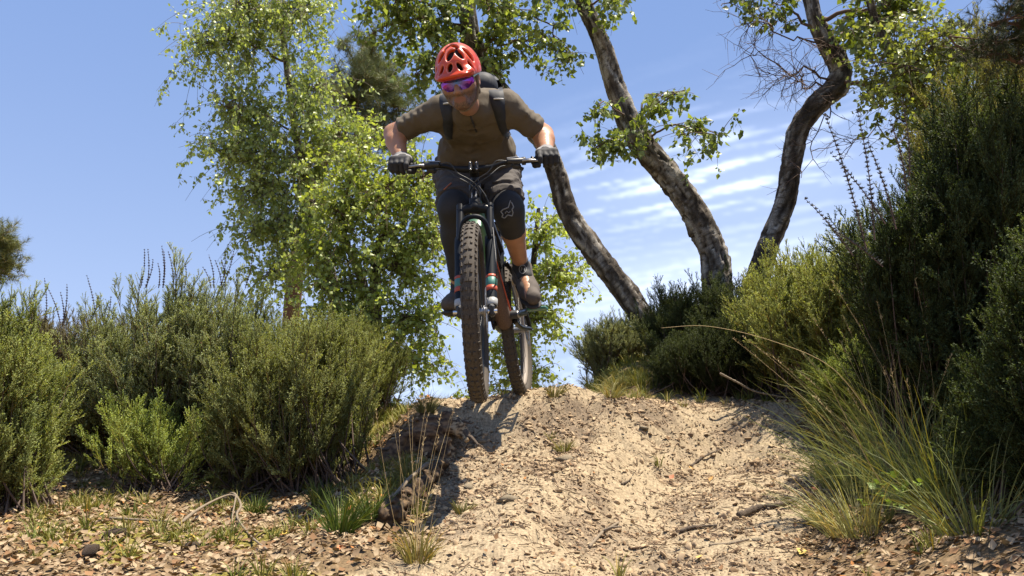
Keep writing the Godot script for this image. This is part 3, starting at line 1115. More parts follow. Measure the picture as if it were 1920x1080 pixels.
	# the long single culms that reach into the picture from the right
	for q in [[[1240, 615], [1330, 612], [1450, 640], [1560, 690], [1640, 790], 3.0, "long single grass culm arching left before the dark shrubs"],
			[[1545, 700], [1590, 790], [1625, 860], [1660, 920], [1680, 960], 2.75, "pale straight grass culm leaning left over the path"]]:
		var g := Geo.new()
		var pts: Array = []
		for k in 5:
			pts.append(at(q[k][0], q[k][1], q[5]))
		var o: Vector3 = pts[4]
		for k in 5: pts[k] = pts[k] - o
		var cv := curve(pts, 0.03)
		var r2 := PackedFloat32Array()
		for k in cv.size(): r2.append(0.0006 + 0.0009 * k / cv.size())
		g.tube(cv, r2, 5)
		var m := put("grass_culm", g.mesh(), straw, self)
		m.position = o
		tag(m, q[6], "dry grass")
	# the seedling with fresh leaves under the grass
	var sp := thing("seedling", "fresh green broad leaved seedling under the grass bottom right", "seedling", gp(1665, 985))
	var lm := leaf_mat(0.5, 0.8)
	lm.albedo_color = lin(0.24, 0.34, 0.06)
	var sg := Geo.new()
	for k in 11:
		var a := k * 2.4
		var e := Vector3(cos(a) * rr.randf_range(0.03, 0.11), rr.randf_range(0.05, 0.16), sin(a) * 0.06 + 0.05)
		sg.tube(PackedVector3Array([Vector3.ZERO, e * 0.5 + Vector3(0, 0.02, 0), e]), PackedFloat32Array([0.002, 0.0015, 0.001]), 5)
		for l in 3:
			var lf := put("leaf", leaf_mesh(0.15), lm, sp)
			lf.basis = facing(Vector3(rr.randfn(), 0.4, rr.randfn()), rr.randf() * TAU).scaled_local(Vector3.ONE * rr.randf_range(0.022, 0.04))
			lf.position = e + Vector3(rr.randfn(), rr.randfn(), rr.randfn()) * 0.008
	put("stem", sg.mesh(), mat(Color(0.12, 0.14, 0.04)), sp)

# ---------------------------------------------------------------- trees
var birch_leaf: Array = []

# a rugged trunk along points [u, v, depth, radius in metres]
func trunk_mesh(pts: Array, o: Vector3, sides: int, step: float, sd: int, white: float, rough: float) -> ArrayMesh:
	var ps: Array = []
	for q in pts: ps.append(at(q[0], q[1], q[2]) - o)
	var cv := curve(ps, step)
	var ln := 0.0
	var lens := PackedFloat32Array([0.0])
	for k in range(1, cv.size()):
		ln += cv[k].distance_to(cv[k - 1])
		lens.append(ln)
	# radius along the length
	var marks := PackedFloat32Array([0.0])
	for k in range(1, ps.size()): marks.append(marks[k - 1] + (ps[k] as Vector3).distance_to(ps[k - 1]))
	var total := marks[marks.size() - 1]
	var g := Geo.new()
	var n := FastNoiseLite.new()
	n.seed = sd; n.frequency = 1.0; n.fractal_octaves = 4
	var n2 := FastNoiseLite.new()
	n2.seed = sd + 9; n2.frequency = 1.0; n2.fractal_octaves = 3
	var u := Vector3.RIGHT
	for k in cv.size():
		var t := (cv[mini(k + 1, cv.size() - 1)] - cv[maxi(k - 1, 0)]).normalized()
		u = (u - t * u.dot(t)).normalized()
		var w := t.cross(u)
		var l := lens[k] / ln * total
		var seg := 0
		while seg < marks.size() - 2 and l > marks[seg + 1]: seg += 1
		var f := clampf((l - marks[seg]) / maxf(marks[seg + 1] - marks[seg], 0.001), 0.0, 1.0)
		var r: float = lerpf(pts[seg][3], pts[seg + 1][3], f)
		for i in sides:
			var q := TAU * i / sides
			var dir := u * cos(q) + w * sin(q)
			var p := cv[k] + dir * r
			var plate := n.get_noise_3d(dir.x * 2.6, l * 7.0, dir.z * 2.6 + dir.y * 2.6)      # rugged plates
			var fis := absf(n2.get_noise_3d(dir.x * 3.4, l * 3.2, dir.z * 3.4))
			var band := n2.get_noise_3d(dir.x * 0.7 + 5.0, l * 26.0, dir.z * 0.7)            # thin cross bands
			var h := plate * 0.5 - (1.0 - smoothstep(0.0, 0.16, fis)) * 0.5
			var knot := maxf(0.0, n.get_noise_3d(dir.x * 0.9 + 30.0, l * 1.7, dir.z * 0.9) - 0.25)
			p += dir * (h * r * 0.16 * rough + knot * r * 0.5)
			var wv := clampf(white + n.get_noise_3d(dir.x * 1.1 + 60.0, l * 2.6, dir.z * 1.1) * 2.6, 0.0, 1.0)
			wv *= smoothstep(0.02, 0.09, fis)
			wv *= 1.0 - smoothstep(0.15, 0.4, band) * 0.8
			var dark := Color(0.05, 0.04, 0.032).lerp(Color(0.20, 0.165, 0.13), clampf(0.5 + plate, 0.0, 1.0))
			var pale := Color(0.72, 0.69, 0.63).lerp(Color(0.36, 0.30, 0.235), clampf(0.45 + n2.get_noise_3d(dir.x * 2.0, l * 5.0, dir.z * 2.0) * 1.5, 0.0, 1.0))
			g.col = dark.lerp(pale, wv)
			g.pt(p)
	for k in cv.size() - 1:
		for i in sides:
			var j := (i + 1) % sides
			g.quad(k * sides + i, k * sides + j, (k + 1) * sides + j, (k + 1) * sides + i)
	return g.mesh()

# boughs, twigs and leaves. Each bough: {from [u,v,d], to [u,v,d], via, r, twigs, reach, leaves, sag}
func boughs(tree: Node3D, list: Array, leaf_meshes: Array, lmat: Material, wood: Material, dark: Color, light: Color, size: float, hang: float, more := 1.0, dens := 1.0, spread := 1.0) -> void:
	var o := tree.position
	var tw := Geo.new()
	var xs: Array = []
	var cs: Array = []
	for k in leaf_meshes.size():
		xs.append([])
		cs.append(PackedColorArray())
	for b in list:
		var a := at(b.a[0], b.a[1], b.a[2])
		var e := at(b.b[0], b.b[1], b.b[2])
		var span := a.distance_to(e)
		var mid := a.lerp(e, 0.5) + Vector3(0, b.get("arch", 0.12) * span, 0) + rdir() * span * 0.06
		var cv := curve([a, mid, e], 0.06)
		var rr := PackedFloat32Array()
		var r0: float = b.get("r", 0.015)
		for k in cv.size():
			cv[k] += Vector3(n_mid.get_noise_2d(k * 0.12, a.x * 9.0), n_mid.get_noise_2d(k * 0.12, a.x * 9.0 + 50.0), 0) * 0.07 * minf(1.0, k * 0.3)
			rr.append(lerpf(r0, 0.003, k / float(cv.size())))
		var g := Geo.new()
		var loc := PackedVector3Array()
		for p in cv: loc.append(p - o)
		g.tube(loc, rr, 7)
		put("bough", g.mesh(), wood, tree)
		var reach: Vector3 = b.reach
		var start: float = b.get("start", 0.25)
		for t in int(b.n * more):
			var f := pow(rnd(start, 1.0), 0.8)
			var s: Vector3 = cv[mini(int(f * cv.size()), cv.size() - 1)]
			var q := inball()
			var center: Vector3 = a.lerp(e, 0.35 + 0.65 * rng.randf()) if b.get("along", true) else e
			var goal := center + Vector3(q.x * reach.x, q.y * reach.y, q.z * reach.z) * spread
			var len := s.distance_to(goal)
			var m := s.lerp(goal, 0.5) + Vector3(0, 0.12 * len, 0) + rdir() * len * 0.12
			var drop: float = b.get("sag", 0.12) * rng.randf()
			var path := PackedVector3Array()
			var segs := 8
			for k in segs + 1:
				var w := k / float(segs)
				var p := s.lerp(m, w).lerp(m.lerp(goal, w), w) - Vector3(0, drop * w * w * w, 0)
				path.append(p - o)
			tw.tube(path, PackedFloat32Array([0.0042, 0.0036, 0.003, 0.0026, 0.0022, 0.002, 0.0017, 0.0014, 0.001]), 4, false)
			var nl := int(b.leaves * rnd(0.6, 1.4))
			# short side shoots carry the leaves
			var shoots := maxi(3, int(nl * dens / 5.0))
			for h in shoots:
				var w := rnd(0.22, 1.0)
				var ki := clampi(int(w * segs), 0, segs - 1)
				var p := path[ki].lerp(path[ki + 1], rng.randf())
				var sd := (rdir() + Vector3(0, -hang, 0)).normalized()
				var sl := rnd(0.04, 0.16)
				var tip := p + sd * sl
				tw.tube(PackedVector3Array([p, p.lerp(tip, 0.5) + Vector3(0, 0.01, 0), tip]), PackedFloat32Array([0.0014, 0.0011, 0.0008]), 3, false)
				for l in 5:
					var lp := p.lerp(tip, (l + 0.6) / 5.0) + rdir() * 0.014
					var ld := (rdir() * 0.9 + Vector3(0, -hang, 0) + sd * 0.4).normalized()
					var k2 := rng.randi() % leaf_meshes.size()
					var ls := size * (0.5 + 0.7 * pow(rng.randf(), 0.8))
					xs[k2].append(Transform3D(facing(ld, rng.randf() * TAU).scaled_local(Vector3(ls, ls, ls)), lp))
					cs[k2].append(dark.lerp(light, rng.randf()) * (1.25 if rng.randf() < 0.06 else 1.0))
	if tw.v.size():
		var o2 := put("twigs", tw.mesh(), wood, tree)
		o2.set_meta("kind", "stuff")
	for k in leaf_meshes.size():
		if xs[k].size():
			many("leaves", leaf_meshes[k], xs[k], cs[k], lmat, tree)

func needle_tuft(n: int, l: float, sd: int, ahead: float, w := 0.0011) -> ArrayMesh:
	var r := RandomNumberGenerator.new()
	r.seed = sd
	var g := Geo.new()
	for k in n:
		var a := r.randf() * TAU
		var base := Vector3(0, r.randf() * l * 0.9, 0)
		var d := Vector3(cos(a), ahead * r.randf_range(0.6, 1.4), sin(a)).normalized()
		var s := d.cross(Vector3(r.randfn(), r.randfn(), r.randfn())).normalized() * w
		var e := base + d * l * r.randf_range(0.7, 1.1)
		g.col = Color(1, 1, 1) * r.randf_range(0.7, 1.2)
		g.flat_tri(base - s, base + s, e)
	g.col = Color(1.0, 0.6, 0.4)
	g.tube(PackedVector3Array([Vector3.ZERO, Vector3(0, l * 0.95, 0)]), PackedFloat32Array([0.0022, 0.0016]), 4, false)
	return g.mesh()

func make_trees() -> void:
	rng.seed = 1234
	birch_leaf = [leaf_mesh(0.06), leaf_mesh(-0.1, 0.38), leaf_mesh(0.16, 0.45)]
	var lm := leaf_mat(0.42, 0.95, 0.55)
	var bark := mat(Color(1, 1, 1), 0.9, 0.0, true)
	bark.metallic_specular = 0.3
	grainy(bark, tex_bark, 9.0, 0.5)
	bark.albedo_color = Color(1, 1, 1)
	var twig := mat(Color(0.12, 0.075, 0.05), 0.85)
	var pale_twig := mat(Color(0.3, 0.24, 0.18), 0.85)
	grainy(pale_twig, tex_bark, 16.0)
	var green_d := Color(0.11, 0.155, 0.045)
	var green_l := Color(0.33, 0.40, 0.13)
	var yell_d := Color(0.25, 0.31, 0.06)
	var yell_l := Color(0.50, 0.58, 0.19)

	# the leaning birch behind the rider's hand
	var t := thing("birch_tree", "dark trunked birch leaning left behind the rider, its crown over his helmet", "tree", at(1232, 640, 6.9))
	put("trunk", trunk_mesh([[1245, 665, 6.9, 0.11], [1215, 612, 6.9, 0.098], [1180, 560, 6.9, 0.094], [1128, 490, 6.9, 0.095], [1090, 440, 6.9, 0.09], [1062, 390, 6.9, 0.085], [1045, 330, 6.9, 0.082], [1015, 262, 6.85, 0.08], [960, 200, 6.8, 0.08], [915, 140, 6.8, 0.08], [888, 85, 6.8, 0.078], [877, 30, 6.8, 0.074], [868, -40, 6.8, 0.07], [872, -130, 6.8, 0.062]], t.position, 34, 0.018, 3, 0.36, 1.8), bark, t)
	boughs(t, [
		{"a": [880, 45, 6.8], "b": [700, 60, 6.5], "r": 0.014, "n": 16, "reach": Vector3(0.42, 0.3, 0.5), "leaves": 26},
		{"a": [876, 20, 6.8], "b": [740, 10, 6.4], "r": 0.016, "n": 18, "reach": Vector3(0.5, 0.3, 0.5), "leaves": 28},
		{"a": [890, 100, 6.8], "b": [780, 140, 6.4], "r": 0.011, "n": 17, "reach": Vector3(0.26, 0.36, 0.4), "leaves": 26},
		{"a": [878, 60, 6.8], "b": [800, 60, 6.6], "r": 0.012, "n": 16, "reach": Vector3(0.4, 0.3, 0.4), "leaves": 26},
		{"a": [900, 110, 6.8], "b": [1000, 15, 6.5], "r": 0.018, "n": 20, "reach": Vector3(0.36, 0.36, 0.5), "leaves": 26},
		{"a": [935, 85, 6.7], "b": [1045, 80, 6.4], "r": 0.010, "n": 11, "reach": Vector3(0.26, 0.2, 0.4), "leaves": 20},
		{"a": [915, 120, 6.8], "b": [935, 150, 6.5], "r": 0.008, "n": 8, "reach": Vector3(0.22, 0.24, 0.3), "leaves": 18},
		{"a": [875, -30, 6.8], "b": [920, 20, 6.2], "r": 0.013, "n": 16, "reach": Vector3(0.5, 0.25, 0.5), "leaves": 26},
		{"a": [1000, 30, 6.5], "b": [1075, 115, 6.3], "r": 0.007, "n": 9, "reach": Vector3(0.2, 0.2, 0.3), "leaves": 18},
		{"a": [872, -60, 6.8], "b": [660, -10, 6.4], "r": 0.014, "n": 14, "reach": Vector3(0.4, 0.25, 0.5), "leaves": 26}],
		birch_leaf, lm, twig, green_d, green_l, 0.05, 0.5, 1.3, 1.25)

	# the tall middle birch
	t = thing("birch_tree", "tall curving birch with white patched bark in the middle of the sky", "tree", at(1345, 640, 6.6))
	put("trunk", trunk_mesh([[1352, 720, 6.6, 0.13], [1346, 600, 6.6, 0.125], [1344, 520, 6.6, 0.118], [1335, 465, 6.6, 0.11], [1300, 395, 6.6, 0.106], [1258, 335, 6.6, 0.104], [1215, 285, 6.6, 0.102], [1182, 235, 6.6, 0.096], [1162, 185, 6.6, 0.084], [1146, 140, 6.6, 0.078], [1134, 95, 6.6, 0.072], [1112, 45, 6.6, 0.066], [1090, -10, 6.6, 0.062], [1075, -120, 6.6, 0.055]], t.position, 40, 0.016, 11, 0.84, 1.7), bark, t)
	boughs(t, [
		{"a": [1192, 265, 6.6], "b": [1345, 250, 6.2], "r": 0.012, "n": 15, "reach": Vector3(0.36, 0.20, 0.35), "leaves": 22},
		{"a": [1180, 240, 6.6], "b": [1275, 170, 6.1], "r": 0.011, "n": 13, "reach": Vector3(0.30, 0.22, 0.35), "leaves": 22},
		{"a": [1205, 275, 6.6], "b": [1110, 280, 6.2], "r": 0.010, "n": 13, "reach": Vector3(0.16, 0.26, 0.3), "leaves": 24},
		{"a": [1170, 215, 6.5], "b": [1115, 200, 6.3], "r": 0.007, "n": 5, "reach": Vector3(0.14, 0.14, 0.2), "leaves": 16},
		{"a": [1100, 15, 6.6], "b": [1165, 5, 6.2], "r": 0.010, "n": 10, "reach": Vector3(0.22, 0.14, 0.3), "leaves": 20},
		{"a": [1095, 0, 6.6], "b": [1010, -5, 6.2], "r": 0.010, "n": 12, "reach": Vector3(0.3, 0.26, 0.35), "leaves": 22}],
		birch_leaf, lm, twig, green_d, green_l, 0.05, 0.6, 1.25, 1.2)

	# the dark crooked one on the right
	t = thing("birch_tree", "dark crooked birch bent like an elbow, right of the tall birch", "tree", at(1400, 640, 6.4))
	put("trunk", trunk_mesh([[1385, 700, 6.4, 0.107], [1400, 600, 6.4, 0.098], [1418, 530, 6.4, 0.090], [1442, 455, 6.4, 0.082], [1472, 380, 6.4, 0.078], [1485, 300, 6.4, 0.077], [1500, 240, 6.4, 0.077], [1535, 192, 6.4, 0.082], [1568, 162, 6.4, 0.092], [1575, 128, 6.4, 0.080], [1546, 76, 6.4, 0.066], [1522, 10, 6.4, 0.054], [1512, -90, 6.4, 0.048]], t.position, 34, 0.018, 23, 0.12, 1.7), bark, t)
	boughs(t, [
		{"a": [1565, 150, 6.4], "b": [1730, 185, 6.0], "r": 0.022, "n": 10, "reach": Vector3(0.3, 0.22, 0.4), "leaves": 16, "start": 0.5, "arch": 0.0},
		{"a": [1545, 90, 6.4], "b": [1660, 40, 6.6], "r": 0.02, "n": 18, "reach": Vector3(0.30, 0.30, 0.4), "leaves": 26},
		{"a": [1530, 40, 6.4], "b": [1700, 20, 5.9], "r": 0.02, "n": 26, "reach": Vector3(0.5, 0.34, 0.5), "leaves": 26},
		{"a": [1530, 55, 6.4], "b": [1450, 10, 6.2], "r": 0.014, "n": 6, "reach": Vector3(0.26, 0.14, 0.3), "leaves": 14},
		{"a": [1520, 0, 6.4], "b": [1350, 10, 6.0], "r": 0.012, "n": 9, "reach": Vector3(0.22, 0.12, 0.3), "leaves": 16}],
		birch_leaf, lm, twig, Color(0.075, 0.105, 0.025), Color(0.2, 0.25, 0.055), 0.05, 0.4, 1.4, 1.2)
	# its bare dead twigs
	for q in [[1555, 150, 1395, 95, 0.010, 34], [1550, 165, 1440, 130, 0.008, 26], [1538, 80, 1385, 45, 0.008, 28], [1560, 165, 1500, 330, 0.006, 12], [1745, 245, 1560, 265, 0.008, 14]]:
		var g := Geo.new()
		var a := at(q[0], q[1], 6.38) - t.position
		var e := at(q[2], q[3], 6.1) - t.position
		var cv := PackedVector3Array()
		for k in 15:
			var f := k / 14.0
			cv.append(a.lerp(e, f) + Vector3(n_mid.get_noise_2d(f * 2.2, q[0]), n_mid.get_noise_2d(f * 2.2, q[1] + 90.0), 0) * 0.18 * sin(f * 3.0))
		var rr := PackedFloat32Array()
		for k in 15: rr.append(lerpf(q[4], 0.002, k / 14.0))
		g.tube(cv, rr, 6)
		for k in int(q[5]):
			var i := 2 + rng.randi() % 12
			var p := cv[i]
			var d := (rdir() + Vector3(-0.3, -0.15, 0)).normalized()
			var l := rnd(0.12, 0.42)
			var pp := PackedVector3Array([p])
			for s in 6:
				d = (d + rdir() * 0.35 + Vector3(0, -0.05, 0)).normalized()
				p += d * l / 6.0
				pp.append(p)
			g.tube(pp, PackedFloat32Array([0.0032, 0.0028, 0.0024, 0.002, 0.0017, 0.0014, 0.001]), 4, false)
			for s in 3:
				var p2: Vector3 = pp[2 + s]
				var d2 := (d + rdir() * 0.9).normalized()
				g.tube(PackedVector3Array([p2, p2 + d2 * l * 0.2, p2 + (d2 + rdir() * 0.4) * l * 0.4]), PackedFloat32Array([0.0018, 0.0014, 0.0008]), 3, false)
		put("dead_bough", g.mesh(), twig, t)

	# the big pale green birch left of the rider
	t = thing("birch_tree", "tall pale green birch filling the sky left of the rider", "tree", at(640, 700, 8.4))
	put("trunk", trunk_mesh([[655, 760, 8.4, 0.07], [628, 560, 8.4, 0.062], [600, 440, 8.4, 0.056], [586, 390, 8.4, 0.05], [560, 280, 8.4, 0.042], [545, 180, 8.4, 0.035], [530, 60, 8.4, 0.028], [515, -80, 8.4, 0.02]], t.position, 16, 0.03, 31, 0.55, 0.6), bark, t)
	boughs(t, [
		{"a": [540, 120, 8.4], "b": [370, 80, 8.0], "r": 0.014, "n": 38, "reach": Vector3(0.5, 0.5, 0.6), "leaves": 26, "sag": 0.3},
		{"a": [530, 60, 8.4], "b": [440, 10, 8.1], "r": 0.012, "n": 38, "reach": Vector3(0.6, 0.5, 0.6), "leaves": 26, "sag": 0.3},
		{"a": [525, 20, 8.4], "b": [570, 20, 8.1], "r": 0.012, "n": 34, "reach": Vector3(0.5, 0.5, 0.6), "leaves": 26, "sag": 0.3},
		{"a": [555, 250, 8.4], "b": [420, 200, 8.0], "r": 0.013, "n": 40, "reach": Vector3(0.45, 0.45, 0.6), "leaves": 26, "sag": 0.3},
		{"a": [575, 330, 8.4], "b": [400, 280, 8.0], "r": 0.013, "n": 34, "reach": Vector3(0.4, 0.36, 0.6), "leaves": 24, "sag": 0.3},
		{"a": [560, 260, 8.4], "b": [590, 160, 8.0], "r": 0.012, "n": 38, "reach": Vector3(0.5, 0.6, 0.6), "leaves": 26, "sag": 0.25},
		{"a": [590, 400, 8.4], "b": [455, 360, 8.0], "r": 0.013, "n": 34, "reach": Vector3(0.45, 0.4, 0.6), "leaves": 24, "sag": 0.3},
		{"a": [600, 430, 8.4], "b": [470, 440, 8.0], "r": 0.012, "n": 24, "reach": Vector3(0.45, 0.3, 0.5), "leaves": 22, "sag": 0.3},
		{"a": [580, 360, 8.4], "b": [560, 290, 7.9], "r": 0.012, "n": 36, "reach": Vector3(0.5, 0.55, 0.5), "leaves": 26, "sag": 0.25},
		{"a": [610, 480, 8.4], "b": [500, 520, 8.0], "r": 0.011, "n": 22, "reach": Vector3(0.45, 0.35, 0.5), "leaves": 24, "sag": 0.3},
		{"a": [570, 300, 8.4], "b": [680, 260, 8.0], "r": 0.011, "n": 20, "reach": Vector3(0.4, 0.4, 0.5), "leaves": 24, "sag": 0.25},
		{"a": [605, 450, 8.4], "b": [540, 420, 7.9], "r": 0.011, "n": 28, "reach": Vector3(0.4, 0.4, 0.5), "leaves": 24, "sag": 0.25}],
		birch_leaf, lm, pale_twig, Color(0.25, 0.32, 0.11), Color(0.52, 0.6, 0.24), 0.041, 0.7, 2.4, 1.3, 1.38)

	# the bushier yellow green birch whose stems fork behind the front wheel
	t = thing("birch_tree", "bushy yellow green young birch with forking stems behind the rider's bike", "tree", at(700, 745, 7.6))
	put("trunk", trunk_mesh([[700, 770, 7.6, 0.06], [690, 690, 7.6, 0.055], [685, 600, 7.6, 0.05], [680, 530, 7.6, 0.044], [650, 460, 7.6, 0.034], [615, 410, 7.6, 0.026], [590, 375, 7.6, 0.02]], t.position, 14, 0.03, 41, 0.2, 0.7), bark, t)
	put("trunk", trunk_mesh([[715, 745, 7.5, 0.06], [705, 600, 7.5, 0.056], [706, 480, 7.5, 0.05], [725, 440, 7.5, 0.04], [758, 420, 7.5, 0.03], [745, 380, 7.5, 0.022], [722, 320, 7.5, 0.016]], t.position, 14, 0.03, 43, 0.5, 0.7), bark, t)
	put("trunk", trunk_mesh([[712, 720, 7.6, 0.04], [745, 640, 7.6, 0.034], [790, 595, 7.6, 0.028], [840, 565, 7.6, 0.012], [862, 552, 7.6, 0.003]], t.position, 12, 0.03, 47, 0.2, 0.7), bark, t)
	boughs(t, [
		{"a": [700, 560, 7.5], "b": [600, 540, 7.1], "r": 0.012, "n": 42, "reach": Vector3(0.45, 0.5, 0.5), "leaves": 28},
		{"a": [690, 600, 7.5], "b": [640, 640, 7.1], "r": 0.012, "n": 36, "reach": Vector3(0.5, 0.4, 0.5), "leaves": 28},
		{"a": [650, 460, 7.5], "b": [640, 400, 7.1], "r": 0.012, "n": 42, "reach": Vector3(0.5, 0.5, 0.5), "leaves": 28},
		{"a": [725, 440, 7.5], "b": [720, 350, 7.1], "r": 0.012, "n": 44, "reach": Vector3(0.5, 0.45, 0.5), "leaves": 28},
		{"a": [750, 400, 7.5], "b": [800, 330, 7.1], "r": 0.012, "n": 40, "reach": Vector3(0.45, 0.5, 0.5), "leaves": 28},
		{"a": [706, 520, 7.5], "b": [760, 500, 7.1], "r": 0.012, "n": 44, "reach": Vector3(0.5, 0.45, 0.5), "leaves": 28},
		{"a": [720, 620, 7.5], "b": [790, 600, 7.1], "r": 0.012, "n": 38, "reach": Vector3(0.5, 0.35, 0.5), "leaves": 28},
		{"a": [720, 470, 7.5], "b": [830, 440, 7.2], "r": 0.012, "n": 36, "reach": Vector3(0.4, 0.5, 0.5), "leaves": 26},
		{"a": [640, 440, 7.5], "b": [680, 270, 7.3], "r": 0.012, "n": 34, "reach": Vector3(0.42, 0.36, 0.5), "leaves": 26},
		{"a": [740, 640, 7.5], "b": [790, 690, 7.2], "r": 0.010, "n": 20, "reach": Vector3(0.4, 0.25, 0.5), "leaves": 20, "sag": 0.3},
		{"a": [715, 650, 7.5], "b": [700, 700, 7.1], "r": 0.010, "n": 22, "reach": Vector3(0.5, 0.22, 0.5), "leaves": 22},
		{"a": [670, 500, 7.5], "b": [560, 470, 7.2], "r": 0.010, "n": 22, "reach": Vector3(0.32, 0.34, 0.5), "leaves": 24}],
		birch_leaf, lm, twig, yell_d, yell_l, 0.041, 0.4, 1.75, 1.2, 1.34)

	# farther birch seen under the rider's arm and behind the leg
	t = thing("birch_tree", "yellow green birch behind the rider's bare calf, left of the leaning trunk", "tree", at(1000, 800, 9.0))
	put("trunk", trunk_mesh([[985, 800, 9.0, 0.05], [990, 640, 9.0, 0.045], [1000, 500, 9.0, 0.035], [1010, 390, 9.0, 0.02]], t.position, 10, 0.05, 51, 0.4, 0.6), bark, t)
	boughs(t, [
		{"a": [1000, 500, 9.0], "b": [1020, 410, 8.8], "r": 0.012, "n": 26, "reach": Vector3(0.36, 0.45, 0.5), "leaves": 24},
		{"a": [995, 560, 9.0], "b": [1050, 500, 8.8], "r": 0.012, "n": 32, "reach": Vector3(0.45, 0.35, 0.5), "leaves": 25},
		{"a": [990, 600, 9.0], "b": [1010, 600, 8.8], "r": 0.012, "n": 34, "reach": Vector3(0.5, 0.4, 0.5), "leaves": 25},
		{"a": [990, 600, 9.0], "b": [930, 480, 8.8], "r": 0.012, "n": 28, "reach": Vector3(0.4, 0.5, 0.5), "leaves": 24},
		{"a": [990, 640, 9.0], "b": [940, 660, 8.8], "r": 0.012, "n": 26, "reach": Vector3(0.4, 0.4, 0.5), "leaves": 24, "sag": 0.25},
		{"a": [988, 680, 9.0], "b": [1005, 700, 8.8], "r": 0.010, "n": 16, "reach": Vector3(0.4, 0.3, 0.5), "leaves": 22, "sag": 0.25},
		{"a": [1000, 560, 9.0], "b": [1095, 490, 8.7], "r": 0.009, "n": 9, "reach": Vector3(0.25, 0.2, 0.4), "leaves": 18, "sag": 0.25},
		{"a": [985, 720, 9.0], "b": [900, 745, 8.8], "r": 0.010, "n": 16, "reach": Vector3(0.7, 0.16, 0.5), "leaves": 20}],
		birch_leaf, lm, twig, yell_d, yell_l * 1.1, 0.048, 0.5, 1.5, 1.15, 1.2)

	# the sunlit birch top right
	t = thing("birch_tree", "sunlit yellow leaved birch crown in the top right corner", "tree", at(1850, 560, 6.0))
	put("trunk", trunk_mesh([[1860, 620, 6.0, 0.08], [1850, 450, 6.0, 0.075], [1820, 330, 6.0, 0.065], [1750, 215, 6.0, 0.05], [1700, 150, 6.0, 0.04], [1650, 60, 6.0, 0.03], [1620, -40, 6.0, 0.025]], t.position, 16, 0.03, 61, -0.1, 0.9), bark, t)
	boughs(t, [
		{"a": [1750, 215, 6.0], "b": [1700, 120, 5.6], "r": 0.014, "n": 34, "reach": Vector3(0.4, 0.32, 0.45), "leaves": 24},
		{"a": [1700, 150, 6.0], "b": [1780, 60, 5.6], "r": 0.014, "n": 40, "reach": Vector3(0.5, 0.35, 0.45), "leaves": 26},
		{"a": [1790, 280, 6.0], "b": [1790, 200, 5.6], "r": 0.014, "n": 30, "reach": Vector3(0.4, 0.3, 0.4), "leaves": 24},
		{"a": [1790, 280, 6.0], "b": [1690, 230, 5.6], "r": 0.010, "n": 12, "reach": Vector3(0.3, 0.2, 0.3), "leaves": 18},
		{"a": [1720, 170, 6.0], "b": [1650, 110, 5.7], "r": 0.012, "n": 16, "reach": Vector3(0.3, 0.28, 0.4), "leaves": 20},
		{"a": [1690, 120, 6.0], "b": [1870, 130, 5.6], "r": 0.012, "n": 34, "reach": Vector3(0.45, 0.4, 0.4), "leaves": 26},
		{"a": [1830, 360, 6.0], "b": [1860, 260, 5.6], "r": 0.012, "n": 26, "reach": Vector3(0.4, 0.4, 0.4), "leaves": 24}],
		birch_leaf, lm, twig, Color(0.19, 0.21, 0.045), Color(0.42, 0.48, 0.16), 0.039, 0.4, 1.4, 1.15, 1.35)

	# pines
	var needles := leaf_mat(0.5, 0.6, 0.4)
	var pine_bark := mat(Color(0.33, 0.165, 0.09), 0.9)
	grainy(pine_bark, tex_bark, 6.0, 0.6)
	var tufts := [needle_tuft(46, 0.075, 3, 0.9), needle_tuft(40, 0.065, 5, 1.3)]
	t = thing("pine_tree", "red barked pine with a dark needle crown behind the left birches", "tree", at(545, 720, 10.5))
	var g0 := Geo.new()
	var tr: Array = []
	for q in [[538, 740], [545, 610], [556, 500], [575, 400], [605, 300], [640, 220], [670, 140], [690, 80]]:
		tr.append(at(q[0], q[1], 10.5) - t.position)
	var tc := curve(tr, 0.06)
	var trr := PackedFloat32Array()
	for k in tc.size(): trr.append(lerpf(0.125, 0.05, k / float(tc.size())) * (1.0 + 0.06 * n_fine.get_noise_1d(k * 0.02)))
	g0.tube(tc, trr, 18)
	put("trunk", g0.mesh(), pine_bark, t)
	boughs(t, [
		{"a": [650, 200, 10.5], "b": [700, 110, 10.2], "r": 0.03, "n": 26, "reach": Vector3(0.55, 0.36, 0.7), "leaves": 30, "sag": 0.0},
		{"a": [640, 220, 10.5], "b": [760, 160, 10.2], "r": 0.03, "n": 26, "reach": Vector3(0.5, 0.4, 0.7), "leaves": 30, "sag": 0.0},
		{"a": [640, 220, 10.5], "b": [660, 180, 10.0], "r": 0.03, "n": 24, "reach": Vector3(0.5, 0.5, 0.7), "leaves": 30, "sag": 0.0},
		{"a": [620, 270, 10.5], "b": [780, 210, 10.2], "r": 0.03, "n": 20, "reach": Vector3(0.45, 0.3, 0.6), "leaves": 28, "sag": 0.0},
		{"a": [610, 300, 10.5], "b": [740, 250, 10.0], "r": 0.03, "n": 20, "reach": Vector3(0.6, 0.3, 0.6), "leaves": 28, "sag": 0.0}],
		tufts, needles, twig, Color(0.13, 0.16, 0.075), Color(0.27, 0.30, 0.14), 1.3, -0.5)
	t = thing("pine_tree", "pine branch tips reaching in at the left edge of the sky", "tree", at(-120, 760, 7.0))
	g0 = Geo.new()
	g0.tube(curve([at(-120, 800, 7.0) - t.position, at(-115, 560, 7.0) - t.position, at(-110, 380, 7.0) - t.position], 0.1), PackedFloat32Array([0.08, 0.075, 0.07, 0.066, 0.06, 0.05, 0.045]), 12)
	put("trunk", g0.mesh(), pine_bark, t)
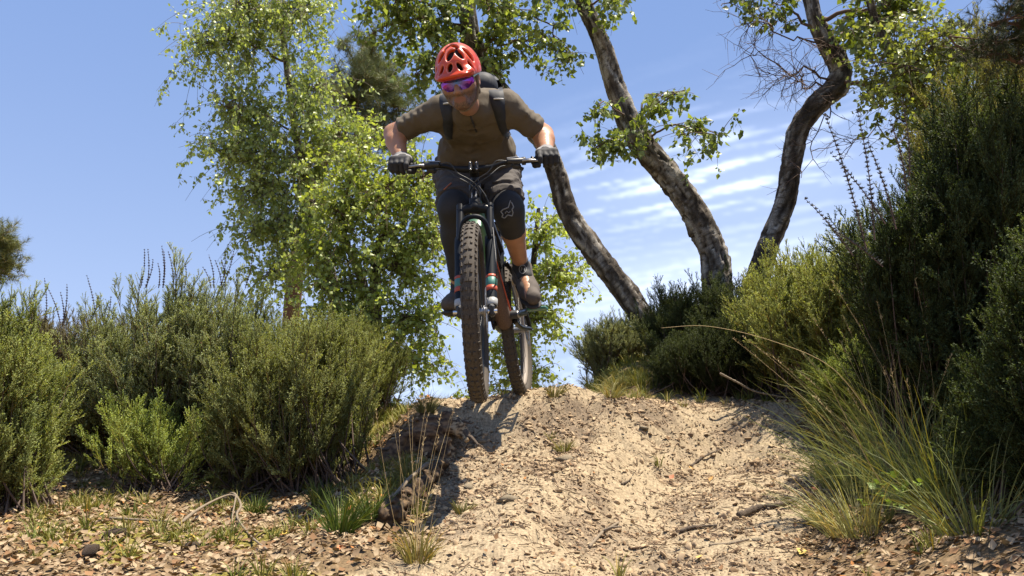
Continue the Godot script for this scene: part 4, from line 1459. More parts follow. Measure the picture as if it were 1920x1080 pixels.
	boughs(t, [
		{"a": [-112, 500, 7.0], "b": [5, 455, 6.8], "r": 0.02, "n": 14, "reach": Vector3(0.13, 0.12, 0.25), "leaves": 24, "sag": 0.0, "start": 0.6, "along": false},
		{"a": [-112, 530, 7.0], "b": [0, 505, 6.8], "r": 0.02, "n": 14, "reach": Vector3(0.16, 0.10, 0.25), "leaves": 24, "sag": 0.0, "start": 0.6, "along": false}],
		tufts, needles, twig, Color(0.12, 0.14, 0.05), Color(0.28, 0.29, 0.10), 0.9, -0.4)
	t = thing("pine_tree", "dark shaded pine bough hanging into the top right corner", "tree", at(2120, 700, 3.4))
	g0 = Geo.new()
	g0.tube(curve([at(2120, 1000, 3.4) - t.position, at(2110, 400, 3.4) - t.position, at(2100, -150, 3.4) - t.position], 0.1), PackedFloat32Array([0.08, 0.08, 0.078, 0.076, 0.074, 0.07, 0.066, 0.06]), 14)
	put("trunk", g0.mesh(), pine_bark, t)
	boughs(t, [
		{"a": [2105, 80, 3.4], "b": [1860, 40, 3.2], "r": 0.016, "n": 22, "reach": Vector3(0.16, 0.10, 0.2), "leaves": 22, "sag": 0.0, "arch": 0.0},
		{"a": [2105, 60, 3.4], "b": [1880, -10, 3.2], "r": 0.016, "n": 22, "reach": Vector3(0.14, 0.12, 0.2), "leaves": 22, "sag": 0.0, "arch": 0.0},
		{"a": [2108, 150, 3.4], "b": [1790, 75, 3.25], "r": 0.014, "n": 14, "reach": Vector3(0.10, 0.04, 0.12), "leaves": 18, "sag": 0.0, "arch": 0.0}],
		tufts, needles, twig, Color(0.03, 0.045, 0.018), Color(0.07, 0.085, 0.03), 0.55, -0.2)

# ---------------------------------------------------------------- heather and broom
# a shoot about as long as 1, with short side shoots set with tiny scale leaves
func sprig_mesh(sd: int, sides: int, side_len: float, leaf: float, dense: float, flower := 0.0) -> ArrayMesh:
	var r := RandomNumberGenerator.new()
	r.seed = sd
	var g := Geo.new()
	var wood := Color(0.55, 0.38, 0.26)
	var stem := PackedVector3Array()
	var p := Vector3.ZERO
	var d := Vector3(0, 1, 0)
	for k in 8:
		stem.append(p)
		d = (d + Vector3(r.randfn(), 0.25, r.randfn()) * 0.13).normalized()
		p += d / 7.0
	g.col = wood
	g.tube(stem, PackedFloat32Array([0.012, 0.011, 0.010, 0.009, 0.008, 0.007, 0.006, 0.003]), 3, false)
	var lines: Array = [[stem, 0.25]]
	for k in sides:
		var t := r.randf_range(0.15, 0.95)
		var i := mini(int(t * 7.0), 6)
		var q := stem[i].lerp(stem[i + 1], t * 7.0 - i)
		var a := r.randf() * TAU
		var e := Vector3(cos(a) * 0.55, 0.85, sin(a) * 0.55).normalized()
		var l := side_len * r.randf_range(0.5, 1.1) * (1.15 - t * 0.6)
		var s := PackedVector3Array([q])
		for m in 3:
			e = (e + Vector3(0, 0.18, 0) + Vector3(r.randfn(), r.randfn(), r.randfn()) * 0.08).normalized()
			q += e * l / 3.0
			s.append(q)
		g.tube(s, PackedFloat32Array([0.006, 0.005, 0.004, 0.002]), 3, false)
		lines.append([s, 0.0])
	for ln in lines:
		var s: PackedVector3Array = ln[0]
		var tot := 0.0
		for k in s.size() - 1: tot += s[k].distance_to(s[k + 1])
		var n := int(tot * dense)
		for k in n:
			var t: float = lerpf(ln[1], 1.0, (k + r.randf()) / n) * (s.size() - 1)
			var i := mini(int(t), s.size() - 2)
			var q := s[i].lerp(s[i + 1], t - i)
			var ax := (s[i + 1] - s[i]).normalized()
			var a := r.randf() * TAU
			var o := Vector3(cos(a), 0.2, sin(a))
			o = (o - ax * o.dot(ax)).normalized()
			var dirl := (o * 0.75 + ax * 0.8).normalized()
			var w := dirl.cross(ax).normalized() * leaf * 0.24
			var le := leaf * r.randf_range(0.7, 1.2)
			g.col = Color(1, 1, 1) * r.randf_range(0.7, 1.1)
			if r.randf() < flower:
				g.col = Color(0.75, 0.42, 0.42)
			var m := q + dirl * le * 0.5
			var b0 := g.pt(q)
			var b1 := g.pt(m + w)
			var b2 := g.pt(q + dirl * le)
			var b3 := g.pt(m - w)
			g.quad(b0, b1, b2, b3)
	return g.mesh()

# domes: [u, v, depth, ru, rv, depth radius in metres, stems]; feet: [u, v, depth]
func shrub(label: String, group: String, feet: Array, domes: Array, sprigs: Array, m: Material, wood: Material, dark: Color, light: Color, size: float, per: int, fill := 0.55, upward := 0.7, called := "heather_bush", bright := 2.5) -> Node3D:
	var o := Vector3.ZERO
	for f in feet: o += at(f[0], f[1], f[2]) / feet.size()
	var t := thing(called, label, "bush", o, group)
	var g := Geo.new()
	var xs: Array = []
	var cs: Array = []
	for k in sprigs.size():
		xs.append([])
		cs.append(PackedColorArray())
	for q in domes:
		var c := at(q[0], q[1], q[2])
		var ru: float = q[3] / F * q[2]
		var rv: float = q[4] / F * q[2]
		for k in int(q[6]):
			var dir := rdir()
			if dir.y < -0.35: dir.y *= -0.6
			dir = dir.normalized()
			var rad := 1.0 - (1.0 - fill) * pow(rng.randf(), 1.4) + absf(rng.randfn()) * 0.15 - 0.07 + n_big.get_noise_3d(dir.x * 3.0 + c.x * 2.0, dir.y * 3.0, dir.z * 3.0 + c.z * 2.0) * 0.35
			var tip := c + Vector3(dir.x * ru, 0, 0) * rad + upc * (dir.y * rv * rad) + Vector3(0, 0, dir.z * q[5] * rad)
			var best := 0
			var fp := at(feet[0][0], feet[0][1], feet[0][2])
			for f in feet:
				var p2 := at(f[0], f[1], f[2])
				if p2.distance_to(tip) < fp.distance_to(tip): fp = p2
			fp += Vector3(rng.randfn() * 0.10, 0, rng.randfn() * 0.10)
			fp.y = height(fp.x, fp.z) - 0.01
			if tip.y < height(tip.x, tip.z) + 0.05: tip.y = height(tip.x, tip.z) + rnd(0.05, 0.2)
			var mid := fp.lerp(tip, 0.5) + Vector3(0, -0.04, 0) + (tip - fp) * Vector3(0.16, -0.05, 0.16) + rdir() * 0.03
			var path := PackedVector3Array()
			for s in 8:
				var w := s / 7.0
				path.append(fp.lerp(mid, w).lerp(mid.lerp(tip, w), w) - o)
			g.tube(path, PackedFloat32Array([0.006, 0.0052, 0.0046, 0.004, 0.0034, 0.0028, 0.002, 0.0012]), 4, false)
			var tone := rng.randf()
			var reach := fp.distance_to(tip)
			for s in per:
				var w := 1.0 - pow(rng.randf(), 1.4) * minf(0.75, 0.42 / maxf(reach, 0.2))
				if rng.randf() < 0.22: w = rnd(0.2, 1.0)
				var i := mini(int(w * 7.0), 6)
				var p := path[i].lerp(path[i + 1], w * 7.0 - i)
				var ax := (path[i + 1] - path[i]).normalized()
				var d := (ax * 0.9 + Vector3(0, upward, 0) + rdir() * 0.85).normalized()
				if s == 0:
					p = path[7]
					d = (ax + Vector3(0, upward, 0)).normalized()
				var k2 := rng.randi() % sprigs.size()
				var sc := size * rnd(0.65, 1.25)
				xs[k2].append(Transform3D(facing(d, rng.randf() * TAU).scaled_local(Vector3(sc, sc, sc)), p))
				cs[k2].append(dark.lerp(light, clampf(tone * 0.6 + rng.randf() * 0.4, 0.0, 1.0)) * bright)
	var st := put("stems", g.mesh(), wood, t)
	st.set_meta("kind", "stuff")
	for k in sprigs.size():
		if xs[k].size():
			many("foliage", sprigs[k], xs[k], cs[k], m, t)
	return t

# a tall spike of heath: thin stem with whorls of small leaves
func spikes(t: Node3D, list: Array, d: float, col: Color, m: Material) -> void:
	var r := RandomNumberGenerator.new()
	r.seed = 66
	for q in list:
		var g := Geo.new()
		var a := at(q[0], q[1], d) - t.position
		var e := at(q[2], q[3], d - 0.05) - t.position
		var ln := a.distance_to(e)
		var pts := PackedVector3Array()
		for k in 7:
			var f := k / 6.0
			pts.append(a.lerp(e, f) + Vector3(sin(f * 3.0) * 0.012, 0, 0))
		g.col = Color(0.14, 0.09, 0.08)
		g.tube(pts, PackedFloat32Array([0.003, 0.0028, 0.0025, 0.0022, 0.002, 0.0016, 0.001]), 4, false)
		var n := int(ln * 900.0)
		for k in n:
			var f := r.randf_range(0.05, 1.0)
			var i := mini(int(f * 6.0), 5)
			var p := pts[i].lerp(pts[i + 1], f * 6.0 - i)
			# whorls rather than an even brush
			p += (e - a).normalized() * (roundf(f * ln / 0.018) * 0.018 - f * ln)
			var o := Vector3(r.randfn(), r.randf_range(0.2, 1.2), r.randfn()).normalized()
			var s := o.cross(Vector3(r.randfn(), r.randfn(), r.randfn())).normalized() * 0.0022
			var l := r.randf_range(0.008, 0.02) * (1.25 - f * 0.6) * (0.62 if d > 4.0 else 1.0)
			g.col = col * r.randf_range(0.6, 1.3)
			g.flat_quad(p, p + o * l * 0.5 + s, p + o * l, p + o * l * 0.5 - s)
		put("spike", g.mesh(), m, t)

func make_bushes() -> void:
	rng.seed = 555
	var m := leaf_mat(0.6, 0.9, 0.3)
	var wood := mat(Color(0.10, 0.07, 0.055), 0.9)
	var tint := mat(Color(1, 1, 1), 0.8, 0.0, true)
	var sp := [sprig_mesh(1, 9, 0.42, 0.075, 34.0), sprig_mesh(2, 8, 0.5, 0.07, 34.0), sprig_mesh(3, 11, 0.36, 0.08, 32.0, 0.03)]
	var fine := [sprig_mesh(5, 12, 0.4, 0.055, 46.0), sprig_mesh(6, 10, 0.5, 0.05, 46.0), sprig_mesh(7, 12, 0.4, 0.055, 44.0, 0.05)]
	var lush := [sprig_mesh(11, 8, 0.45, 0.11, 26.0), sprig_mesh(12, 9, 0.4, 0.12, 26.0)]
	var feather := [sprig_mesh(21, 15, 0.30, 0.05, 50.0), sprig_mesh(22, 17, 0.26, 0.048, 50.0), sprig_mesh(23, 12, 0.36, 0.05, 50.0, 0.04), sprig_mesh(24, 9, 0.45, 0.045, 50.0)]
	var lg := "tall heather bushes on the left"
	var d0 := Color(0.05, 0.068, 0.026)
	var l0 := Color(0.17, 0.19, 0.065)
	var fd := Color(0.058, 0.072, 0.032)
	var fl := Color(0.195, 0.218, 0.118)
	shrub("big rounded grey green heather bush left of the pine trunk, tallest on the left", lg, [[330, 905, 4.7], [250, 900, 4.9], [420, 905, 4.7]],
		[[340, 712, 4.8, 175, 150, 0.5, 220], [255, 775, 4.8, 125, 85, 0.45, 100], [430, 690, 4.9, 120, 120, 0.45, 100]], feather, m, wood, fd, fl, 0.17, 12, 0.6)
	shrub("heather bush in front of the young birch, right of the tallest left bush", lg, [[560, 935, 4.3], [600, 925, 4.3], [510, 930, 4.4]],
		[[560, 775, 4.4, 115, 140, 0.4, 180], [620, 720, 4.7, 90, 90, 0.35, 90], [490, 810, 4.3, 100, 110, 0.35, 90]], feather, m, wood, Color(0.06, 0.072, 0.026), Color(0.20, 0.218, 0.095), 0.165, 12, 0.6)
	shrub("loose heather filling the gap between the broom on the far left and the tallest bush", lg, [[140, 890, 4.9], [190, 890, 4.9], [90, 890, 5.0]],
		[[110, 800, 4.95, 100, 65, 0.4, 100], [190, 785, 5.0, 90, 70, 0.4, 80]], feather, m, wood, Color(0.05, 0.062, 0.03), Color(0.17, 0.175, 0.08), 0.165, 11, 0.6)
	shrub("bright green broom bush cut off by the left edge of the picture", lg, [[0, 960, 3.7], [-40, 980, 3.6]],
		[[5, 775, 3.7, 75, 175, 0.35, 170], [-20, 880, 3.6, 70, 110, 0.3, 80]], feather, m, wood, Color(0.07, 0.09, 0.034), Color(0.22, 0.245, 0.095), 0.15, 13, 0.6)
	shrub("purplish brown fading heather behind the left bushes against the sky", lg, [[140, 760, 5.7], [60, 760, 5.7], [220, 760, 5.7]],
		[[140, 660, 5.7, 130, 42, 0.4, 150], [50, 668, 5.6, 80, 42, 0.3, 80]], fine, m, wood, Color(0.06, 0.05, 0.042), Color(0.13, 0.12, 0.07), 0.13, 10)
	shrub("low bright sprawling heather sprigs before the tallest left bush", lg, [[290, 930, 4.15], [320, 930, 4.1]],
		[[290, 850, 4.2, 95, 70, 0.25, 50]], feather, m, wood, Color(0.08, 0.11, 0.034), Color(0.23, 0.27, 0.085), 0.16, 8, 0.35)
	shrub("dark heather bush at the foot of the young birch by the crest", lg, [[690, 760, 5.6], [640, 765, 5.5]],
		[[680, 695, 5.6, 75, 62, 0.4, 110], [620, 695, 5.4, 80, 75, 0.35, 80]], feather, m, wood, Color(0.05, 0.062, 0.022), Color(0.13, 0.14, 0.045), 0.14, 11)
	var dead := thing("dead_heather", "dark leggy dead heather stalks with seed heads on the left skyline", "dead plant", at(140, 640, 5.5))
	var list: Array = []
	for k in 24:
		var u := rnd(20, 470)
		var v0 := 610.0 if u < 230 else 540.0
		list.append([u, v0, u + rng.randfn() * 14.0, (rnd(515, 570) if u < 230 else rnd(462, 505))])
	spikes(dead, list, 5.4, Color(0.12, 0.09, 0.085), tint)
	# right hand side
	var rg := "shrubs on the right of the path"
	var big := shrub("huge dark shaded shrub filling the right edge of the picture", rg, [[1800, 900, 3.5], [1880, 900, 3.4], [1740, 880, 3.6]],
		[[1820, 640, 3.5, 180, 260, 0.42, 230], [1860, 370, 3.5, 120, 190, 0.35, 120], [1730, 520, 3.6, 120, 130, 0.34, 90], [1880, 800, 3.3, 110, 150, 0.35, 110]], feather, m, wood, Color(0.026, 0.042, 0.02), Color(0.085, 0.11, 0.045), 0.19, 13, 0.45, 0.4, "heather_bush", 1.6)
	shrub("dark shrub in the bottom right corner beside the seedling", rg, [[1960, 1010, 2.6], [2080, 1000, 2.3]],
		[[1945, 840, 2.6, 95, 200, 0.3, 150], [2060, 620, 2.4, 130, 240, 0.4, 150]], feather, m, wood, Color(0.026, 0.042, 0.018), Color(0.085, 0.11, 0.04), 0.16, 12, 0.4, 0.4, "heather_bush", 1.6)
	spikes(big, [[1625, 470, 1545, 212], [1640, 450, 1607, 205], [1680, 430, 1625, 265], [1600, 480, 1508, 372], [1660, 420, 1560, 290], [1700, 360, 1668, 225], [1705, 330, 1690, 190], [1655, 500, 1560, 430]], 3.3, Color(0.09, 0.095, 0.085), tint)
	shrub("olive sunlit shrub behind the huge dark shrub, under the birch crown", rg, [[1830, 720, 5.0], [1900, 720, 5.0]],
		[[1840, 380, 5.0, 120, 210, 0.5, 250], [1780, 500, 4.9, 120, 150, 0.4, 120], [1890, 260, 5.0, 100, 170, 0.4, 130]], feather, m, wood, Color(0.075, 0.078, 0.03), Color(0.22, 0.21, 0.075), 0.18, 11)
	shrub("yellow green broom bush right of the crooked birch", rg, [[1530, 760, 4.75], [1580, 765, 4.6], [1480, 755, 4.9]],
		[[1535, 650, 4.7, 115, 125, 0.4, 230], [1605, 600, 4.6, 90, 130, 0.35, 150], [1465, 640, 5.0, 80, 125, 0.35, 130]], feather, m, wood, Color(0.08, 0.10, 0.034), Color(0.25, 0.265, 0.095), 0.17, 12)
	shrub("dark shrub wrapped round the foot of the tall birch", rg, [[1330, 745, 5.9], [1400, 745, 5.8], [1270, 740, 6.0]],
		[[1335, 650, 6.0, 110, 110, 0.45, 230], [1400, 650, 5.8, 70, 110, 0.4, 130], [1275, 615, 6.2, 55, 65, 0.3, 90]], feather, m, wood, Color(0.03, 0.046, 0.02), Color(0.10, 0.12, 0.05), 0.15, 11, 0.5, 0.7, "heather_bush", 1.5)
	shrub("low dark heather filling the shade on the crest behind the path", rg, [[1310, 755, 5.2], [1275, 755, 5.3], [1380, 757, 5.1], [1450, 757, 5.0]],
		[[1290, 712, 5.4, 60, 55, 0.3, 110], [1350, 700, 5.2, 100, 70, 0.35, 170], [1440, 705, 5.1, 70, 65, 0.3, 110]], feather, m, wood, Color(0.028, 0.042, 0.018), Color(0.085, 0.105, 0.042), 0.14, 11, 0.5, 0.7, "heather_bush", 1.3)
	shrub("low grey green bush on the hump under the leaning birch", rg, [[1140, 700, 7.0], [1180, 700, 7.0]],
		[[1145, 660, 7.0, 58, 44, 0.4, 150], [1190, 655, 6.9, 36, 40, 0.3, 50]], feather, m, wood, Color(0.075, 0.088, 0.05), Color(0.21, 0.225, 0.12), 0.14, 10)
	shrub("green sprigs at the right edge of the path below the crest", rg, [[1560, 800, 4.2], [1600, 830, 4.0]],
		[[1590, 740, 4.2, 70, 70, 0.25, 90]], fine, m, wood, Color(0.06, 0.085, 0.026), Color(0.19, 0.22, 0.06), 0.12, 10)

# ---------------------------------------------------------------- the bike
var bike_xf := Transform3D()
var steer_xf := Transform3D()
var bike: Node3D
const WB := 1.21
const CROWN := Vector3(0, 0.482, 0.942)

func bw(s: float, h: float, f: float) -> Vector3:        # bike place to world: sideways, up, forward of the rear axle
	return bike_xf * Vector3(s, h, f)

func sw(s: float, h: float, f: float) -> Vector3:        # the same for what turns with the handlebar
	return bike_xf * (steer_xf * Vector3(s, h, f))

func bike_frame() -> void:
	var fc := at(889, 585, 3.41)
	var rc := at(968, 619, 4.6)
	var e1 := (fc - rc).normalized()
	var e2 := (Vector3.UP - e1 * e1.y).normalized()
	var e3 := e2.cross(e1)
	var a := deg_to_rad(5.0)
	bike_xf = Transform3D(Basis(e3 * cos(a) + e2 * sin(a), e2 * cos(a) - e3 * sin(a), e1), rc)
	var k := Vector3(0, 0.91, -0.415).normalized()
	var r := Basis(k, deg_to_rad(8.0))
	steer_xf = Transform3D(r, CROWN - r * CROWN)

func turned(g: Geo) -> Geo:
	for k in g.v.size(): g.v[k] = steer_xf * g.v[k]
	return g

func wheel(called: String, center: Vector3, front: bool, rubber: Material, rim_m: Material, metal: Material, spoke_m: Material) -> void:
	var w := group_part(called, bike)
	var bs := Basis(Vector3(1, 0, 0), Vector3(0, 1, 0), Vector3(0, 0, 1))
	w.transform = (steer_xf if front else Transform3D.IDENTITY) * Transform3D(bs, center)
	var fat := 0.0335 if front else 0.0325
	var R := 0.334
	var prof_t: Array = []
	for k in 20:
		var q := TAU * k / 20.0
		prof_t.append(Vector2(R + cos(q) * fat * 0.97, sin(q) * fat))
	prof_t.reverse()
	var g := Geo.new()
	g.lathe(prof_t, Vector3.ZERO, Basis.IDENTITY, 72, true)
	put("tyre", g.mesh(), rubber, w)
	g = Geo.new()
	var rows := 66
	for k in rows:
		var q := TAU * k / rows
		var out := Vector3(0, cos(q), sin(q))
		var along := Vector3(0, -sin(q), cos(q))
		for s in [-1.0, 1.0]:
			# side knobs
			var th := 0.92
			var n: Vector3 = (out * cos(th) + Vector3(s * sin(th), 0, 0)).normalized()
			var c: Vector3 = out * R + n * (fat + 0.0015)
			if k % 2 == 0:
				var side: Vector3 = along.cross(n)
				g.box(c, Vector3(0.010, 0.006, 0.017), Basis(side, n, along))
			else:
				var side: Vector3 = along.cross(n)
				g.box(c, Vector3(0.012, 0.006, 0.014), Basis(side, n, along))
			# middle knobs, in pairs that widen by turns
			th = 0.24 if k % 2 == 0 else 0.34
			n = (out * cos(th) + Vector3(s * sin(th), 0, 0)).normalized()
			c = out * R + n * (fat + 0.001)
			var side2: Vector3 = along.cross(n)
			g.box(c, Vector3(0.0125 if k % 2 == 0 else 0.009, 0.006, 0.013), Basis(side2, n, along))
	var tr := put("tread", g.mesh(), rubber, w)
	tr.set_meta("kind", "stuff")
	g = Geo.new()
	g.lathe([Vector2(0.312, -0.016), Vector2(0.296, -0.015), Vector2(0.284, -0.009), Vector2(0.282, 0.0), Vector2(0.284, 0.009), Vector2(0.296, 0.015), Vector2(0.312, 0.016), Vector2(0.305, 0.0)], Vector3.ZERO, Basis(Vector3(-1, 0, 0), Vector3(0, 1, 0), Vector3(0, 0, -1)), 64, true)
	put("rim", g.mesh(), rim_m, w)
	g = Geo.new()
	var hw := 0.05 if front else 0.07
	g.tube(PackedVector3Array([Vector3(-hw, 0, 0), Vector3(-hw * 0.7, 0, 0), Vector3(-hw * 0.6, 0, 0), Vector3(hw * 0.6, 0, 0), Vector3(hw * 0.7, 0, 0), Vector3(hw, 0, 0)]), PackedFloat32Array([0.014, 0.026, 0.016, 0.016, 0.026, 0.014]), 16)
	put("hub", g.mesh(), metal, w)
	var sg := Geo.new()
	sg.rod(Vector3(0.025, 0.024, 0), Vector3(0.004, 0.284, 0.05), 0.0011, 0.0011, 4)
	var sm := sg.mesh()
	for k in 28:
		var o := put("spoke", sm, spoke_m, w)
		o.basis = Basis(Vector3.RIGHT, TAU * k / 28.0) * (Basis(Vector3.UP, PI) if k % 2 else Basis.IDENTITY)
	g = Geo.new()
	g.lathe([Vector2(0.098, 0.001), Vector2(0.098, -0.001), Vector2(0.07, -0.001), Vector2(0.07, 0.001)], Vector3(0.045 if front else 0.06, 0, 0), Basis.IDENTITY, 40, true)
	for k in 6:
		var q := TAU * k / 6.0
		g.rod(Vector3(0.045 if front else 0.06, cos(q) * 0.02, sin(q) * 0.02), Vector3(0.045 if front else 0.06, cos(q + 0.5) * 0.072, sin(q + 0.5) * 0.072), 0.0025, 0.003, 5)
	put("brake_disc", g.mesh(), metal, w)

func make_bike() -> void:
	bike_frame()
	bike = thing("mountain_bike", "black full suspension mountain bike in mid air with the rider on it", "bicycle")
	bike.transform = bike_xf
	var black := mat(Color(0.012, 0.0125, 0.014), 0.32)
	black.metallic_specular = 0.3
	var satin := mat(Color(0.016, 0.017, 0.02), 0.5)
	var navy := mat(Color(0.006, 0.009, 0.014), 0.55)
	navy.metallic_specular = 0.3
	var rubber := mat(Color(0.045, 0.038, 0.031), 0.85)
	grainy(rubber, tex_grain, 16.0)
	rubber.albedo_color = lin(0.10, 0.08, 0.06)
	var silver := mat(Color(0.62, 0.62, 0.63), 0.25, 1.0)
	var dull := mat(Color(0.3, 0.3, 0.31), 0.4, 1.0)
	var spoke_m := mat(Color(0.1, 0.1, 0.1), 0.4, 1.0)
	var green := mat(Color(0.06, 0.16, 0.09), 0.4)
	var mud := mat(Color(0.19, 0.12, 0.085), 0.9)
	grainy(mud, tex_grain, 14.0)
	var orange := mat(Color(0.36, 0.06, 0.025), 0.5)
	var teal := mat(Color(0.05, 0.18, 0.15), 0.5)
	var white := mat(Color(0.34, 0.34, 0.33), 0.4)
	var dusty := mat(Color(0.27, 0.23, 0.19), 0.7)
	wheel("front_wheel", Vector3(0, 0, WB), true, rubber, satin, dull, spoke_m)
	wheel("rear_wheel", Vector3.ZERO, false, rubber, dusty, dull, spoke_m)
	var g := Geo.new()
	# frame
	g.tube(PackedVector3Array([Vector3(0, 0.475, 0.944), Vector3(0, 0.492, 0.937), Vector3(0, 0.54, 0.915), Vector3(0, 0.605, 0.886), Vector3(0, 0.62, 0.879)]), PackedFloat32Array([0.026, 0.03, 0.026, 0.028, 0.025]), 18)
	put("head_tube", g.mesh(), black, bike)
	g = Geo.new()
	g.box(Vector3(0, 0.555, 0.934), Vector3(0.026, 0.036, 0.003), Basis(Vector3.RIGHT, -0.43))
	put("head_badge", g.mesh(), white, bike)
	g = Geo.new()
	g.tube(curve([Vector3(0, 0.525, 0.918), Vector3(0, 0.40, 0.80), Vector3(0, 0.26, 0.66)], 0.03), PackedFloat32Array([0.034, 0.036, 0.036, 0.036, 0.036, 0.036, 0.036, 0.036, 0.036, 0.036, 0.036, 0.036, 0.036]), 18, true, 0.8)
	put("down_tube", g.mesh(), green, bike)
	g = Geo.new()
	g.tube(curve([Vector3(0, 0.27, 0.67), Vector3(0, 0.14, 0.54), Vector3(0, 0.05, 0.45), Vector3(0, 0.02, 0.40)], 0.03), PackedFloat32Array([0.037, 0.04, 0.042, 0.044, 0.046, 0.046, 0.046, 0.048, 0.05, 0.05, 0.05, 0.05]), 18, true, 0.8)
	put("belly_guard", g.mesh(), mud, bike)
	for s in [-1.0, 1.0]:
		g = Geo.new()
		g.tube(PackedVector3Array([Vector3(s * 0.034, 0.30, 0.72), Vector3(s * 0.042, 0.16, 0.585), Vector3(s * 0.048, 0.06, 0.49)]), PackedFloat32Array([0.003, 0.004, 0.004]), 6)
		put("frame_stripe", g.mesh(), orange, bike)
	g = Geo.new()
	g.tube(curve([Vector3(0, 0.585, 0.89), Vector3(0, 0.53, 0.66), Vector3(0, 0.42, 0.36), Vector3(0, 0.38, 0.30)], 0.05), PackedFloat32Array([0.024, 0.024, 0.022]), 14)
	put("top_tube", g.mesh(), black, bike)
	g = Geo.new()
	g.rod(Vector3(0, 0.04, 0.44), Vector3(0, 0.42, 0.30), 0.02, 0.02, 14)
	put("seat_tube", g.mesh(), black, bike)
	g = Geo.new()
	g.rod(Vector3(0, 0.40, 0.307), Vector3(0, 0.50, 0.27), 0.0155, 0.0155, 14)
	put("seat_post", g.mesh(), satin, bike)
	var sd := Sdf.new()
	sd.cap(Vector3(0, 0.535, 0.34), Vector3(0, 0.535, 0.20), 0.022, 0.045, 0.02, Vector3.UP, 0.5)
	sd.cap(Vector3(-0.045, 0.54, 0.15), Vector3(0.045, 0.54, 0.15), 0.035, 0.035, 0.03, Vector3.UP, 0.5)
	g = Geo.new()
	sd.build(g, 0.009)
	put("saddle", g.mesh(), satin, bike)
	for s in [-1.0, 1.0]:
		g = Geo.new()
		g.tube(curve([Vector3(s * 0.05, 0.02, 0.40), Vector3(s * 0.058, -0.005, 0.25), Vector3(s * 0.074, 0.0, 0.0)], 0.04), PackedFloat32Array([0.017, 0.014, 0.013]), 10)
		put("chain_stay", g.mesh(), black, bike)
		g = Geo.new()
		g.tube(curve([Vector3(s * 0.03, 0.32, 0.36), Vector3(s * 0.055, 0.25, 0.22), Vector3(s * 0.076, 0.01, 0.0)], 0.04), PackedFloat32Array([0.014, 0.012, 0.011]), 10)
		put("seat_stay", g.mesh(), black, bike)
	g = Geo.new()
	g.tube(PackedVector3Array([Vector3(0, 0.30, 0.37), Vector3(0, 0.33, 0.45), Vector3(0, 0.33, 0.46), Vector3(0, 0.43, 0.60)]), PackedFloat32Array([0.012, 0.012, 0.024, 0.024]), 12)
	put("rear_shock", g.mesh(), satin, bike)
	# fork, turned with the bars
	var ax := Vector3(0, 0.91, -0.415)
	g = Geo.new()
	g.tube(PackedVector3Array([CROWN + Vector3(-0.075, -0.012, 0.01), CROWN + Vector3(-0.04, 0.004, 0.006), CROWN + Vector3(0, 0.01, 0.0), CROWN + Vector3(0.04, 0.004, 0.006), CROWN + Vector3(0.075, -0.012, 0.01)]), PackedFloat32Array([0.021, 0.022, 0.026, 0.022, 0.021]), 14, true, 0.8)
	put("fork_crown", turned(g).mesh(), black, bike)
	g = Geo.new()
	g.tube(curve([CROWN + Vector3(0, -0.030, 0.03), CROWN + Vector3(0, -0.062, 0.045), CROWN + Vector3(0, -0.095, 0.075)], 0.012), PackedFloat32Array([0.026, 0.029, 0.03]), 12, true, 0.3, Vector3.RIGHT)
	put("mud_flap", turned(g).mesh(), green, bike)
	var low := Vector3(0, 0, WB) + Vector3(0, 0.018, -0.04)   # where the legs' line meets the height of the axle
	for s in [-1.0, 1.0]:
		var top := CROWN + Vector3(s * 0.0655, 0.0, 0.008)
		var foot := low + Vector3(s * 0.066, 0, 0)
		var d: Vector3 = (foot - top)
		g = Geo.new()
		g.rod(top + d * -0.05, top + d * 0.5, 0.0178, 0.0178, 16)
		put("stanchion", turned(g).mesh(), black, bike)
		g = Geo.new()
		g.tube(PackedVector3Array([top + d * 0.30, top + d * 0.305, top + d * 0.36, top + d * 0.6, top + d * 0.92, top + d * 0.99]), PackedFloat32Array([0.0205, 0.0245, 0.0255, 0.0235, 0.022, 0.02]), 18)
		put("lower_leg", turned(g).mesh(), navy, bike)
		for q in [[0.70, 0.728, orange], [0.7285, 0.805, teal], [0.8055, 0.85, orange], [0.925, 0.985, white]]:
			g = Geo.new()
			g.tube(PackedVector3Array([top + d * (q[0] as float), top + d * (q[1] as float)]), PackedFloat32Array([0.0245, 0.0236]), 18, true)
			put("fork_decal", turned(g).mesh(), q[2], bike)
		g = Geo.new()
		g.soft_box(Vector3(s * 0.066, 0.004, WB - 0.012), Vector3(0.026, 0.052, 0.05), Basis.IDENTITY, 0.3)
		put("dropout", turned(g).mesh(), satin, bike)
	g = Geo.new()
	g.tube(curve([low + Vector3(-0.066, 0, 0) + (CROWN - low) * 0.66 + Vector3(0, 0, 0.02), low + Vector3(-0.045, 0.07, 0.055) + (CROWN - low) * 0.68, low + Vector3(0, 0.09, 0.068) + (CROWN - low) * 0.68, low + Vector3(0.045, 0.07, 0.055) + (CROWN - low) * 0.68, low + Vector3(0.066, 0, 0) + (CROWN - low) * 0.66 + Vector3(0, 0, 0.02)], 0.02), PackedFloat32Array([0.011]), 10)
	put("fork_arch", turned(g).mesh(), navy, bike)
	g = Geo.new()
	g.rod(Vector3(-0.092, 0, WB), Vector3(0.088, 0, WB), 0.0095, 0.0095, 12)
	put("front_axle", turned(g).mesh(), silver, bike)
	g = Geo.new()
	g.soft_box(Vector3(0.062, 0.055, WB - 0.085), Vector3(0.036, 0.075, 0.045), Basis(Vector3.RIGHT, 0.4))
	put("brake_caliper", turned(g).mesh(), satin, bike)
	# cockpit
	g = Geo.new()
	g.rod(CROWN + ax * 0.135, CROWN + ax * 0.215, 0.019, 0.019, 14)
